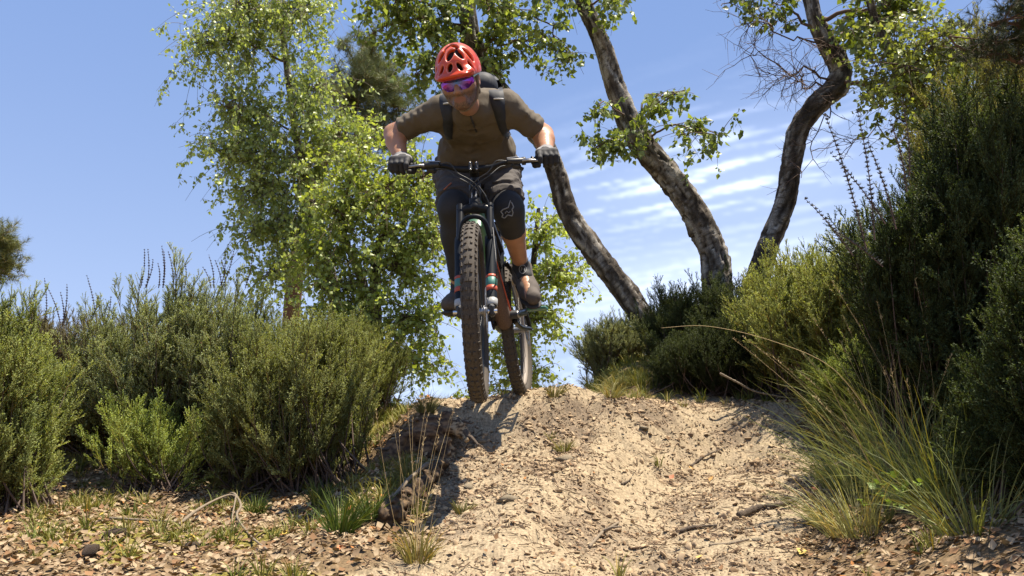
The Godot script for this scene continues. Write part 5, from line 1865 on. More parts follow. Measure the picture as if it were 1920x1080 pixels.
	put("steerer_cap", turned(g).mesh(), satin, bike)
	var bar := CROWN + ax * 0.192 + Vector3(0, 0.022, 0.05)
	g = Geo.new()
	g.soft_box((CROWN + ax * 0.19).lerp(bar, 0.45), Vector3(0.04, 0.034, 0.07), Basis(Vector3.RIGHT, -0.42), 0.3)
	put("stem", turned(g).mesh(), black, bike)
	g = Geo.new()
	for s in [-1.0, 1.0]:
		g.soft_box(bar + Vector3(s * 0.014, 0.004, 0.008), Vector3(0.015, 0.044, 0.036), Basis(Vector3.RIGHT, -0.42), 0.3)
	put("bar_clamp", turned(g).mesh(), satin, bike)
	for q in [[-1, 1], [1, 1], [-1, -1], [1, -1]]:
		g = Geo.new()
		var c := bar + Vector3(q[0] * 0.014, 0.015 * q[1] + 0.004, 0.024)
		g.rod(c, c + Vector3(0, 0.003, 0.008), 0.0045, 0.004, 8)
		put("bolt", turned(g).mesh(), silver, bike)
	var line: Array = []
	for s in [-0.385, -0.24, -0.15, -0.085, -0.04, 0.0, 0.04, 0.085, 0.15, 0.24, 0.385]:
		var a := absf(s)
		var rise := smoothstep(0.045, 0.165, a) * 0.024 + maxf(0.0, a - 0.16) * 0.06
		line.append(bar + Vector3(s, rise, -maxf(0.0, a - 0.14) * 0.13))
	g = Geo.new()
	var lc := curve(line, 0.012)
	var lr := PackedFloat32Array()
	for p in lc: lr.append(0.0165 - 0.0052 * smoothstep(0.03, 0.11, absf(p.x)))
	g.tube(lc, lr, 14)
	put("handlebar", turned(g).mesh(), black, bike)
	for s in [-1.0, 1.0]:
		var inner := bar + Vector3(s * 0.262, 0.0305, -0.016)
		var outer := bar + Vector3(s * 0.392, 0.0385, -0.033)
		var d: Vector3 = (outer - inner).normalized()
		g = Geo.new()
		var gp_ := PackedVector3Array()
		var gr := PackedFloat32Array()
		for k in 27:
			gp_.append(inner.lerp(outer, k / 26.0))
			gr.append(0.0165 if k % 3 else 0.0148)
		gr[0] = 0.019; gr[1] = 0.019; gr[25] = 0.019; gr[26] = 0.017
		g.tube(gp_, gr, 14)
		put("grip", turned(g).mesh(), satin, bike)
		# brake: clamp, body, lever
		g = Geo.new()
		var cl := inner - d * 0.035
		g.rod(cl - d * 0.008, cl + d * 0.008, 0.019, 0.019, 14)
		g.tube(PackedVector3Array([cl + Vector3(0, 0.0, 0.012), cl + Vector3(0, -0.006, 0.03) - d * 0.01, cl + Vector3(0, -0.004, 0.034) - d * 0.075]), PackedFloat32Array([0.012, 0.014, 0.011]), 10)
		put("brake_body", turned(g).mesh(), satin, bike)
		g = Geo.new()
		g.tube(curve([cl + Vector3(0, -0.008, 0.036) - d * 0.01, cl + Vector3(0, -0.012, 0.055) + d * 0.02, cl + Vector3(0, -0.016, 0.052) + d * 0.06, cl + Vector3(0, -0.02, 0.058) + d * 0.085], 0.012), PackedFloat32Array([0.007, 0.007, 0.006, 0.006, 0.0055]), 8, true, 0.6)
		put("brake_lever", turned(g).mesh(), dull, bike)
		g = Geo.new()
		var sf := cl - d * 0.035 + Vector3(0, -0.022, 0.004)
		g.soft_box(sf, Vector3(0.045, 0.026, 0.036), Basis(Vector3.FORWARD, 0.2), 0.35)
		g.tube(PackedVector3Array([sf, sf + Vector3(0, -0.014, -0.012) + d * 0.03]), PackedFloat32Array([0.008, 0.009]), 8)
		put("shifter", turned(g).mesh(), satin, bike)
		g = Geo.new()
		g.soft_box(cl - d * 0.05 + Vector3(0, 0.016, 0.004), Vector3(0.055, 0.006, 0.022), Basis(Vector3.FORWARD, s * -0.06), 0.3)
		put("clamp_plate", turned(g).mesh(), dull, bike)
		# hoses
		var h0 := cl + Vector3(0, -0.004, 0.034) - d * 0.075
		for q in 2:
			var st: Vector3 = h0 if q == 0 else sf - d * 0.02
			var sink := 0.02 * q
			g = Geo.new()
			g.tube(curve([st, st - d * 0.05 + Vector3(0, 0.0, 0.012), bar + Vector3(s * 0.07, -0.03 - sink, 0.055), bar + Vector3(s * 0.018, -0.062 - sink, 0.05), bar + Vector3(-s * 0.018, -0.10 - sink, 0.03), bar + Vector3(-s * 0.026, -0.17, -0.03)], 0.02), PackedFloat32Array([0.0027]), 6)
			put("hose", turned(g).mesh(), satin, bike)
	g = Geo.new()
	g.tube(curve([bar + Vector3(0.02, -0.09, 0.04), bar + Vector3(0.055, -0.15, 0.045), bar + Vector3(0.072, -0.24, 0.05), low + Vector3(0.09, 0.2, -0.01), low + Vector3(0.085, 0.1, -0.03)], 0.02), PackedFloat32Array([0.0027]), 6)
	put("hose", turned(g).mesh(), satin, bike)
	# cranks and pedals
	var bb := Vector3(0, 0.045, 0.44)
	g = Geo.new()
	g.rod(bb + Vector3(-0.075, 0, 0), bb + Vector3(0.075, 0, 0), 0.022, 0.022, 16)
	put("bottom_bracket", g.mesh(), satin, bike)
	g = Geo.new()
	g.lathe([Vector2(0.066, 0.002), Vector2(0.066, -0.002), Vector2(0.035, -0.002), Vector2(0.035, 0.002)], bb + Vector3(-0.052, 0, 0), Basis.IDENTITY, 32, true)
	put("chain_ring", g.mesh(), satin, bike)
	for s in [-1.0, 1.0]:
		var end := Vector3(-0.095, 0.062, 0.60) if s < 0 else Vector3(0.098, 0.062, 0.29)
		var root := bb + Vector3(s * 0.078, 0, 0)
		g = Geo.new()
		g.tube(PackedVector3Array([root - (end - root) * 0.12, root, root.lerp(end, 0.5), end, end + (end - root) * 0.1]), PackedFloat32Array([0.012, 0.020, 0.015, 0.0165, 0.01]), 12, true, 0.6)
		put("crank_arm", g.mesh(), dull, bike)
		var pd := group_part("pedal", bike)
		pd.position = end + Vector3(s * (0.062 if s > 0 else 0.088), 0.012, 0)
		g = Geo.new()
		for z in [-0.045, -0.018, 0.018, 0.045]:
			g.soft_box(Vector3(0, 0, z), Vector3(0.098, 0.015, 0.013), Basis.IDENTITY, 0.3)
		for x in [-0.045, 0.045]:
			g.soft_box(Vector3(x, 0.0, 0), Vector3(0.0125, 0.0165, 0.1), Basis.IDENTITY, 0.3)
		put("platform", g.mesh(), teal if s > 0 else satin, pd)
		g = Geo.new()
		g.rod(Vector3(-s * 0.09, 0, 0), Vector3(s * 0.045, 0, 0), 0.008, 0.008, 10)
		put("axle", g.mesh(), dull, pd)
		for q in [[-1, -1], [1, -1], [-1, 1], [1, 1]]:
			g = Geo.new()
			g.rod(Vector3(q[0] * 0.04, 0.007, q[1] * 0.046), Vector3(q[0] * 0.04, 0.013, q[1] * 0.046), 0.002, 0.002, 6)
			put("pin", g.mesh(), dull, pd)

# ---------------------------------------------------------------- the rider
func make_rider() -> void:
	rng.seed = 31
	var cloth_noise := FastNoiseLite.new()
	cloth_noise.seed = 12; cloth_noise.frequency = 11.0; cloth_noise.fractal_octaves = 3
	var who := thing("person", "mountain bike rider in red helmet, brown shirt and dark shorts, jumping towards the camera", "person", bw(0, -0.37, 0))
	var o := who.position
	var skin := mat(Color(1, 1, 1), 0.5, 0.0, true)
	skin.subsurf_scatter_enabled = true
	skin.subsurf_scatter_strength = 0.12
	var flesh := Color(0.38, 0.195, 0.11)
	# grips, and from them the hands
	var bar := CROWN + Vector3(0, 0.91, -0.415) * 0.192 + Vector3(0, 0.022, 0.05)
	var gR := sw(bar.x - 0.335, bar.y + 0.035, bar.z - 0.025)
	var gL := sw(bar.x + 0.335, bar.y + 0.035, bar.z - 0.025)
	# joints
	var neck0 := at(880, 190, 3.92)
	var head_c := at(861, 146, 3.70)
	var sR := at(825, 209, 3.93)
	var sL := at(948, 199, 3.91)
	var eR := at(738, 251, 4.03)
	var eL := at(1019, 252, 4.04)
	var wR := gR + Vector3(-0.004, 0.052, -0.055)
	var wL := gL + Vector3(0.0, 0.052, -0.055)
	var hipR := at(858, 318, 4.33)
	var hipL := at(932, 316, 4.35)
	var kR := at(851, 392, 3.92)
	var kL := at(953, 394, 3.99)
	var aR := bw(-0.185, 0.165, 0.545)
	var aL := at(978, 503, 4.32)
	var hb := Basis(Vector3.RIGHT, upc, -fwd) * Basis(Vector3.UP, -0.12) * Basis(Vector3.RIGHT, 0.36) * Basis(Vector3.BACK, 0.17)
	var hx := Transform3D(hb, head_c)
	# --- the body, one surface
	var body := Sdf.new()
	body.cap(at(858, 225, 4.02), at(922, 222, 4.02), 0.105, 0.105, 0.05)
	body.cap(at(868, 285, 4.2), at(918, 283, 4.2), 0.11, 0.11, 0.08)
	body.cap(hipR, hipL, 0.11, 0.11, 0.08)
	body.cap(sR, neck0, 0.055, 0.06, 0.05)
	body.cap(sL, neck0, 0.055, 0.06, 0.05)
	body.cap(neck0, head_c + hb * Vector3(0, -0.06, -0.03), 0.056, 0.052, 0.03)
	for q in [[sR, eR, wR], [sL, eL, wL]]:
		body.cap(q[0], q[1], 0.058, 0.046, 0.03)
		var m: Vector3 = (q[1] as Vector3).lerp(q[2], 0.3)
		body.cap(q[1], m, 0.045, 0.0475, 0.02)
		body.cap(m, q[2], 0.0475, 0.030, 0.02)
	for q in [[hipR, kR, aR], [hipL, kL, aL]]:
		body.cap(q[0], q[1], 0.085, 0.06, 0.04)
		var calf: Vector3 = (q[1] as Vector3).lerp(q[2], 0.34) + Vector3(0, 0, -0.012)
		body.cap(q[1], calf, 0.055, 0.0575, 0.03)
		body.cap(calf, q[2], 0.0575, 0.035, 0.03)
	body.cap(aR, bw(-0.205, 0.10, 0.66), 0.034, 0.028, 0.03)
	body.cap(aL, at(995, 556, 4.16), 0.034, 0.028, 0.03)
	var g := Geo.new()
	body.build(g, 0.012, Transform3D(Basis.IDENTITY, -o))
	for k in body.raw.size():
		g.c[k] = flesh * (1.0 + 0.16 * cloth_noise.get_noise_3dv(body.raw[k] * 2.0))
	# head, on a finer grid of its own, in head axes (x his left, y up, z forward)
	var hd := Sdf.new()
	hd.ball(Vector3(0, 0.015, -0.012), Vector3(0.077, 0.098, 0.098), 0.02)
	hd.ball(Vector3(0, -0.05, 0.022), Vector3(0.064, 0.075, 0.070), 0.03)
	hd.cap(Vector3(-0.045, -0.075, 0.0), Vector3(-0.014, -0.108, 0.062), 0.022, 0.020, 0.025)
	hd.cap(Vector3(0.045, -0.075, 0.0), Vector3(0.014, -0.108, 0.062), 0.022, 0.020, 0.025)
	hd.cap(Vector3(-0.014, -0.106, 0.066), Vector3(0.014, -0.106, 0.066), 0.019, 0.019, 0.02)
	hd.cap(Vector3(-0.05, -0.032, 0.052), Vector3(0.05, -0.032, 0.052), 0.022, 0.022, 0.03)
	hd.cap(Vector3(-0.05, 0.012, 0.066), Vector3(0.05, 0.012, 0.066), 0.015, 0.015, 0.02)
	for s in [-1.0, 1.0]:
		hd.ball(Vector3(s * 0.032, -0.012, 0.085), Vector3(0.017, 0.012, 0.014), 0.012, 1)
		hd.ball(Vector3(s * 0.032, -0.012, 0.074), Vector3(0.0135, 0.0125, 0.0125), 0.004)
		hd.ball(Vector3(s * 0.080, -0.02, -0.008), Vector3(0.009, 0.032, 0.02), 0.008)
		hd.ball(Vector3(s * 0.087, -0.02, -0.002), Vector3(0.006, 0.018, 0.010), 0.004, 1)
		hd.ball(Vector3(s * 0.0105, -0.052, 0.098), Vector3(0.010, 0.0085, 0.011), 0.008)
	hd.cap(Vector3(0, -0.004, 0.088), Vector3(0, -0.046, 0.110), 0.009, 0.0135, 0.012)
	hd.cap(Vector3(-0.02, -0.079, 0.083), Vector3(0.02, -0.079, 0.083), 0.0075, 0.0075, 0.010)
	hd.cap(Vector3(-0.017, -0.0885, 0.082), Vector3(0.017, -0.0885, 0.082), 0.008, 0.008, 0.008)
	hd.cap(Vector3(-0.024, -0.0838, 0.094), Vector3(0.024, -0.0838, 0.094), 0.0036, 0.0036, 0.004)
	hd.prims[-1][1] = 1
	hd.cap(Vector3(0, -0.07, -0.035), Vector3(0, -0.13, -0.065), 0.05, 0.05, 0.03)
	var begun := hd.build(g, 0.0034, Transform3D(Basis.IDENTITY, -o) * hx)
	for k in hd.raw.size():
		var p := hd.raw[k]
		var c := Color(0.27, 0.145, 0.095) * (1.0 + 0.1 * cloth_noise.get_noise_3dv(p * 4.0))
		# stubble and moustache
		var beard := smoothstep(-0.05, -0.068, p.y - 0.10 * absf(p.x)) * smoothstep(-0.03, 0.02, p.z) * 0.6
		var lips := 1.0 - smoothstep(0.010, 0.016, Vector2(p.x * 0.5, p.y + 0.084).length())
		c = c.lerp(Color(0.06, 0.038, 0.028), clampf(beard * (1.15 + 1.3 * cloth_noise.get_noise_3dv(p * 14.0)), 0.0, 1.0) * (1.0 - lips))
		c = c.lerp(Color(0.20, 0.075, 0.06), lips * 0.7)
		if p.y > 0.008 and p.y < 0.022 and absf(absf(p.x) - 0.033) < 0.02 and p.z > 0.05: c = Color(0.08, 0.05, 0.035)
		if p.y > 0.03 or (p.z < -0.03 and p.y > -0.05): c = Color(0.07, 0.045, 0.03)
		g.c[begun + k] = c
	put("body", g.mesh(), skin, who)
	# --- shirt
	var shirt_m := mat(Color(0.25, 0.205, 0.15), 0.85)
	shirt_m.rim_enabled = true
	shirt_m.rim = 0.2
	grainy(shirt_m, tex_cloth, 30.0)
	shirt_m.albedo_color = lin(0.128, 0.101, 0.066)
	var sh := Sdf.new()
	sh.cap(at(862, 222, 4.0), at(918, 217, 4.0), 0.117, 0.117, 0.05)
	sh.cap(at(866, 285, 4.18), at(922, 283, 4.18), 0.120, 0.120, 0.09)
	sh.cap(at(868, 318, 4.3), at(920, 316, 4.3), 0.120, 0.120, 0.08)
	sh.cap(sR, at(876, 197, 3.90), 0.068, 0.072, 0.05)
	sh.cap(at(868, 212, 3.86), at(895, 210, 3.86), 0.055, 0.055, 0.05)
	sh.cap(sL, at(888, 195, 3.90), 0.068, 0.072, 0.05)
	sh.cap(sR, eR, 0.067, 0.055, 0.04)
	sh.cap(sL, eL, 0.067, 0.055, 0.04)
	var dR := (eR - sR).normalized()
	var dL := (eL - sL).normalized()
	sh.cuts = [[sR.lerp(eR, 0.80), dR, 0.14], [sL.lerp(eL, 0.80), dL, 0.14], [neck0.lerp(head_c, 0.42), (head_c - neck0).normalized(), 0.085]]
	sh.noise = cloth_noise
	sh.amp = 0.010
	sh.nscale = Vector3(1.2, 0.8, 0.8)
	# creases: across the sleeves, from the armpits, and over the belly
	for q in [[sR, eR, -1.0], [sL, eL, 1.0]]:
		for k in 5:
			var f := 0.16 + 0.15 * k
			var r := lerpf(0.067, 0.055, f)
			var c: Vector3 = (q[0] as Vector3).lerp(q[1], f)
			var ax: Vector3 = ((q[1] as Vector3) - q[0]).normalized()
			var side := ax.cross(fwd).normalized()
			if side.y < 0: side = -side
			var a := c + side * r * 0.95 + ax * 0.02 - fwd * 0.01
			var m := c - fwd * r * 0.98 + side * r * 0.2
			var b := c - fwd * r * 0.72 - side * r * 0.65 - ax * 0.035
			sh.cap(a, m, 0.008, 0.015, 0.010)
			sh.cap(m, b, 0.015, 0.006, 0.010)
	for k in 6:
		var v := 232.0 + 14.0 * k
		var a := at(836.0 + 5.0 * (k % 2), v - 8.0, 3.5)
		var m := at(888.0 + 12.0 * (k % 3 - 1), v + 7.0, 3.5)
		var b := at(945.0 - 6.0 * (k % 2), v - 9.0, 3.5)
		a = sh.hit(a, (a - CAM).normalized(), 1.4) + fwd * 0.004
		m = sh.hit(m, (m - CAM).normalized(), 1.4) + fwd * 0.004
		b = sh.hit(b, (b - CAM).normalized(), 1.4) + fwd * 0.004
		sh.cap(a, m, 0.006, 0.012, 0.010)
		sh.cap(m, b, 0.012, 0.006, 0.010)
	g = Geo.new()
	sh.build(g, 0.0075, Transform3D(Basis.IDENTITY, -o))
	put("shirt", g.mesh(), shirt_m, who)
	# sleeve hems and collar
	for q in [[neck0.lerp(head_c, 0.36), (head_c - neck0).normalized(), 0.066]]:
		g = Geo.new()
		var b := facing(q[1], 0.0)
		var ring := PackedVector3Array()
		for k in 33:
			var a := TAU * k / 32.0
			ring.append((q[0] as Vector3) + b * Vector3(cos(a) * (q[2] as float), 0.002 * sin(a * 5.0), sin(a) * (q[2] as float)) - o)
		g.tube(ring, PackedFloat32Array([0.0055]), 8, false)
		put("hem", g.mesh(), shirt_m, who)
	var dark := mat(Color(0.02, 0.021, 0.025), 0.7)
	g = Geo.new()
	var zp := PackedVector3Array()
	for k in 8:
		var f := k / 7.0
		var p := at(lerpf(878, 893, f), lerpf(207, 248, f), 3.5)
		zp.append(sh.hit(p, (p - CAM).normalized(), 1.2) - fwd * 0.004 - o)
	g.tube(zp, PackedFloat32Array([0.004]), 6)
	put("zip", g.mesh(), dark, who)
	# --- shorts
	var short_m := mat(Color(0.10, 0.085, 0.078), 0.85)
	grainy(short_m, tex_cloth, 36.0)
	short_m.albedo_color = lin(0.085, 0.073, 0.067)
	var so := Sdf.new()
	so.cap(at(866, 328, 4.36), at(922, 326, 4.36), 0.142, 0.142, 0.06)
	so.cap(hipR, kR, 0.112, 0.082, 0.05)
	so.cap(hipL, kL, 0.115, 0.083, 0.05)
	so.cuts = [[hipR.lerp(kR, 0.88), (kR - hipR).normalized(), 0.16], [hipL.lerp(kL, 0.86), (kL - hipL).normalized(), 0.16]]
	so.noise = cloth_noise
	so.amp = 0.022
	so.nscale = Vector3(0.5, 2.6, 1.3)
	g = Geo.new()
	so.build(g, 0.0095, Transform3D(Basis.IDENTITY, -o))
	put("shorts", g.mesh(), short_m, who)
	g = Geo.new()
	var op := PackedVector3Array()
	for k in 6:
		var f := k / 5.0
		var p := at(lerpf(832, 846, f), lerpf(356, 343, f), 3.5)
		op.append(so.hit(p, (p - CAM).normalized(), 1.2) - fwd * 0.001 - o)
	g.tube(op, PackedFloat32Array([0.0035]), 5)
	put("piping", g.mesh(), mat(Color(0.4, 0.13, 0.06), 0.7), who)
	# --- knee guards
	var pad_m := mat(Color(0.028, 0.028, 0.031), 0.75)
	grainy(pad_m, tex_cloth, 40.0)
	pad_m.albedo_color = lin(0.026, 0.026, 0.03)
	var logo_m := mat(Color(0.22, 0.22, 0.22), 0.6)
	var pads: Array = []
	for q in [[hipR, kR, aR, 0.80], [hipL, kL, aL, 0.34]]:
		var pd := Sdf.new()
		var k: Vector3 = q[1]
		var up_end: Vector3 = k.lerp(q[0], 0.22)
		var lo_end: Vector3 = k.lerp(q[2], q[3])
		pd.cap(up_end, k, 0.078, 0.072, 0.03)
		pd.cap(k, k.lerp(q[2], 0.3), 0.072, 0.066, 0.03)
		if q[3] > 0.5: pd.cap(k.lerp(q[2], 0.3), k.lerp(q[2], 0.85), 0.066, 0.045, 0.03)
		pd.cap(k + Vector3(0, 0.02, 0.014), k.lerp(q[2], 0.2) + Vector3(0, 0, 0.014), 0.052, 0.046, 0.03)
		pd.cuts = [[lo_end, ((q[2] as Vector3) - k).normalized(), 0.12]]
		pd.noise = cloth_noise
		pd.amp = 0.004
		g = Geo.new()
		pd.build(g, 0.008, Transform3D(Basis.IDENTITY, -o))
		put("knee_guard", g.mesh(), pad_m, who)
		pads.append(pd)
	# the outlined animal head on the left guard
	g = Geo.new()
	var mark := [[957, 376], [953, 389], [943, 393], [939, 397], [943, 402], [941, 407], [946, 409], [952, 403], [960, 405], [962, 399], [960, 393], [963, 388], [957, 376]]
	var mp := PackedVector3Array()
	for k in mark.size() - 1:
		for s in 4:
			var f := s / 4.0
			var p := at(lerpf(mark[k][0], mark[k + 1][0], f), lerpf(mark[k][1], mark[k + 1][1], f), 3.6)
			mp.append((pads[1] as Sdf).hit(p, (p - CAM).normalized(), 1.0) - fwd * 0.002 - o)
	g.tube(mp, PackedFloat32Array([0.0032]), 5)
	mp = PackedVector3Array()
	for q in [[947, 400], [950, 396], [954, 399], [957, 396]]:
		var p := at(q[0], q[1], 3.6)
		mp.append((pads[1] as Sdf).hit(p, (p - CAM).normalized(), 1.0) - fwd * 0.002 - o)
	g.tube(mp, PackedFloat32Array([0.0026]), 5)
	put("logo", g.mesh(), logo_m, who)
	# --- socks and shoes
	var shoe_m := mat(Color(0.13, 0.105, 0.09), 0.85)
	grainy(shoe_m, tex_cloth, 40.0)
	shoe_m.albedo_color = lin(0.12, 0.098, 0.083)
	var sole_m := mat(Color(0.04, 0.036, 0.033), 0.85)
	for q in [[kR, aR, bw(-0.215, 0.108, 0.69), bw(-0.185, 0.115, 0.51), false], [kL, aL, at(1000, 558, 4.15), at(978, 522, 4.39), true]]:
		var k: Vector3 = q[0]
		var a: Vector3 = q[1]
		var toe: Vector3 = q[2]
		var heel: Vector3 = q[3]
		var sk := Sdf.new()
		var top := a.lerp(k, 0.17)
		sk.cap(top, a, 0.0435, 0.043, 0.02)
		sk.cap(a, a.lerp(toe, 0.3), 0.042, 0.04, 0.02)
		sk.cuts = [[a.lerp(k, 0.155), (k - a).normalized(), 0.09]]
		g = Geo.new()
		sk.build(g, 0.007, Transform3D(Basis.IDENTITY, -o))
		put("sock", g.mesh(), pad_m, who)
		if q[4]:
			g = Geo.new()
			var ring := PackedVector3Array()
			for s in 25:
				var t := TAU * s / 24.0
				var p := at(980 + 6.5 * cos(t), 505 + 8.0 * sin(t), 3.9)
				ring.append(sk.hit(p, (p - CAM).normalized(), 1.0) - fwd * 0.001 - o)
			g.tube(ring, PackedFloat32Array([0.0022]), 5)
			ring = PackedVector3Array()
			for s in [[977, 508], [978, 501], [981, 506], [984, 501], [983, 509]]:
				var p := at(s[0], s[1], 3.9)
				ring.append(sk.hit(p, (p - CAM).normalized(), 1.0) - fwd * 0.001 - o)
			g.tube(ring, PackedFloat32Array([0.002]), 5)
			put("logo", g.mesh(), logo_m, who)
		var ball: Vector3 = heel.lerp(toe, 0.66)
		var shoe := Sdf.new()
		shoe.cap(a + (a - k).normalized() * 0.0, heel, 0.047, 0.042, 0.03)
		shoe.cap(heel, ball, 0.042, 0.047, 0.03)
		shoe.cap(ball, toe, 0.047, 0.037, 0.02)
		shoe.cap(a, ball, 0.047, 0.043, 0.03)
		shoe.cuts = [[a.lerp(k, 0.035), (k - a).normalized(), 0.09]]
		shoe.noise = cloth_noise
		shoe.amp = 0.004
		g = Geo.new()
		shoe.build(g, 0.007, Transform3D(Basis.IDENTITY, -o))
		put("shoe", g.mesh(), shoe_m, who)
		var sole := Sdf.new()
		var dn := -((toe - heel).cross((a - heel)).cross(toe - heel)).normalized()
		sole.cap(heel + dn * 0.040, ball + dn * 0.046, 0.040, 0.05, 0.02, dn, 0.3)
		sole.cap(ball + dn * 0.046, toe + dn * 0.036, 0.05, 0.038, 0.02, dn, 0.3)
		g = Geo.new()
		sole.build(g, 0.006, Transform3D(Basis.IDENTITY, -o))
		put("shoe_sole", g.mesh(), sole_m, who)
		g = Geo.new()
		for l in 4:
			var c := a.lerp(ball, 0.34 + 0.14 * l) - dn * 0.047
			var sd := (toe - heel).cross(dn).normalized()
			g.tube(PackedVector3Array([c - sd * 0.026 + dn * 0.012, c - sd * 0.012, c + sd * 0.012, c + sd * 0.026 + dn * 0.012]), PackedFloat32Array([0.003]), 5)
		put("laces", g.mesh(), sole_m, who)
	# --- gloves with five fingers closed on the grips
	var glove_m := mat(Color(0.014, 0.014, 0.017), 0.75)
	var cuff_m := mat(Color(0.3, 0.29, 0.29), 0.8)
	grainy(cuff_m, tex_cloth, 40.0)
	for s in [-1.0, 1.0]:
		var c: Vector3 = gR if s < 0 else gL
		var w: Vector3 = wR if s < 0 else wL
		var out := (bike_xf.basis * (steer_xf.basis * Vector3(s, 0.06, -0.13))).normalized()
		var f := (bike_xf.basis * (steer_xf.basis * Vector3(0, 0, 1)))
		f = (f - out * f.dot(out)).normalized()
		var u := f.cross(out) if s < 0 else out.cross(f)
		if u.y < 0: u = -u
		var gl := Sdf.new()
		var wr := c + u * 0.040 - f * 0.048
		gl.cap(w.lerp(eR if s < 0 else eL, 0.05), wr, 0.036, 0.032, 0.02)
		var sp := [0.036, 0.012, -0.013, -0.037]           # little finger outside
		var ln := [0.86, 1.0, 1.05, 0.98]
		for k in 4:
			var L: float = ln[k]
			var x: Vector3 = c + out * sp[k]
			var mcp := x + u * 0.030 + f * 0.016
			gl.cap(wr + out * (sp[k] as float) * 0.5, mcp, 0.024, 0.0155, 0.02)
			var pip := x + u * (0.004) + f * 0.036 * L
			var dip := x - u * 0.024 * L + f * 0.024
			var tip := x - u * 0.028 * L - f * 0.004
			if k == 3:                                        # one finger reaches for the brake
				pip = x + u * 0.010 + f * 0.046 - out * 0.004
				dip = x - u * 0.010 + f * 0.062 - out * 0.006
				tip = x - u * 0.026 + f * 0.058 - out * 0.006
			gl.chain([mcp, pip, dip, tip], [0.0135, 0.0125, 0.0115, 0.0105], 0.004)
		# thumb
		gl.chain([wr - out * 0.022 + u * -0.01, c - out * 0.05 + u * 0.004 - f * 0.024, c - out * 0.058 - u * 0.022 - f * 0.006, c - out * 0.045 - u * 0.030 + f * 0.016], [0.019, 0.0145, 0.0125, 0.0115], 0.008)
		g = Geo.new()
		gl.build(g, 0.0038, Transform3D(Basis.IDENTITY, -o))
		put("glove", g.mesh(), glove_m, who)
		# pale back of the hand and cuff
		var bk := Sdf.new()
		bk.cap(w.lerp(eR if s < 0 else eL, 0.075), wr, 0.0385, 0.034, 0.02)
		for k in 4:
			bk.cap(wr + out * (sp[k] as float) * 0.5 + u * 0.004, c + out * (sp[k] as float) + u * 0.0335 + f * 0.006, 0.026, 0.0172, 0.012)
		bk.cuts = [[c + u * 0.016, (-u * 0.8 + f * 0.6).normalized(), 0.14], [w.lerp(eR if s < 0 else eL, 0.1), ((eR if s < 0 else eL) - w).normalized(), 0.08]]
		g = Geo.new()
		bk.build(g, 0.0045, Transform3D(Basis.IDENTITY, -o))
		put("glove_back", g.mesh(), cuff_m, who)
	# --- helmet
	var hel := group_part("helmet", who)
	hel.transform = Transform3D(hb, head_c - o)
	var red := mat(Color(1, 1, 1), 0.25, 0.0, true)
	red.roughness = 0.3
	var he := Sdf.new()
	var hc := Vector3(0, 0.032, -0.018)
	he.ball(hc, Vector3(0.101, 0.118, 0.138), 0.01)
	he.cap(Vector3(-0.055, 0.026, 0.085), Vector3(0.055, 0.026, 0.085), 0.03, 0.03, 0.04, Vector3.UP, 0.55)
	he.cap(Vector3(-0.045, 0.022, 0.120), Vector3(0.045, 0.022, 0.120), 0.022, 0.022, 0.03, Vector3.UP, 0.4)
	he.ball(hc + Vector3(0, -0.02, -0.004), Vector3(0.084, 0.112, 0.118), 0.006, 1)
	# vents: long holes raked back between the ribs
	var vents: Array = []
	for q in [[-0.66, 0.72, 0.030, 0.0145], [-0.02, 0.74, 0.030, 0.0135], [0.52, 0.70, 0.028, 0.0125], [-0.50, 0.16, 0.020, 0.0075], [-0.08, 0.22, 0.017, 0.0095], [0.36, 0.18, 0.020, 0.008],
			[1.05, 0.56, 0.034, 0.012], [-1.25, 0.5, 0.032, 0.012], [0.86, 0.10, 0.024, 0.008], [-0.95, 0.12, 0.022, 0.008], [-0.40, 1.22, 0.030, 0.012], [0.40, 1.22, 0.030, 0.012],
			[1.7, 0.4, 0.03, 0.012], [-1.9, 0.4, 0.03, 0.012], [2.5, 0.6, 0.03, 0.012], [-2.5, 0.6, 0.03, 0.012]]:
		var az: float = q[0]
		var el: float = q[1]
		var n := Vector3(sin(az) * cos(el), sin(el), cos(az) * cos(el))
		var p := hc + n * Vector3(0.099, 0.116, 0.136)
		var tang := (Vector3(sin(az) * -sin(el), cos(el), cos(az) * -sin(el)) + Vector3(-0.35 * signf(az), 0, 0)).normalized()
		tang = (tang - n * tang.dot(n)).normalized()
		var b := Basis(tang.cross(n), tang, n)
		vents.append([p, b, q[2], q[3]])
		he.ball(p, Vector3((q[3] as float) * 1.2, (q[2] as float) * 1.08, 0.055), 0.005, 1, b)
	he.cuts = [[Vector3(0, 0.006, 0), Vector3(0, -1, 0.0).normalized(), 0.4]]
	g = Geo.new()
	he.build(g, 0.0034)
	for k in he.raw.size():
		var p := he.raw[k]
		var n := ((p - hc) / Vector3(0.101, 0.118, 0.138))
		var near := 1.0
		for v in vents:
			var l: Vector3 = (v[1] as Basis).inverse() * (p - v[0])
			near = minf(near, absf(Vector2(l.x / ((v[3] as float) * 1.2 + 0.0022), l.y / ((v[2] as float) * 1.08 + 0.0022)).length() - 1.0) * 0.02)
		var c := Color(0.50, 0.050, 0.010)
		if p.y > 0.085: c = Color(0.56, 0.07, 0.014)
		# pale moulded edges round the vents
		if near < 0.0034 and n.length() > 0.94: c = Color(0.62, 0.16, 0.12)
		if n.length() < 0.86 and p.z < 0.1: c = Color(0.05, 0.03, 0.03)
		g.c[k] = c
	put("shell", g.mesh(), red, hel)
	g = Geo.new()
	var inn := Sdf.new()
	inn.ball(hc + Vector3(0, -0.012, -0.004), Vector3(0.086, 0.108, 0.122), 0.01)
	inn.cuts = [[Vector3(0, 0.04, 0), Vector3(0, -1, 0), 0.4]]
	inn.build(g, 0.007)
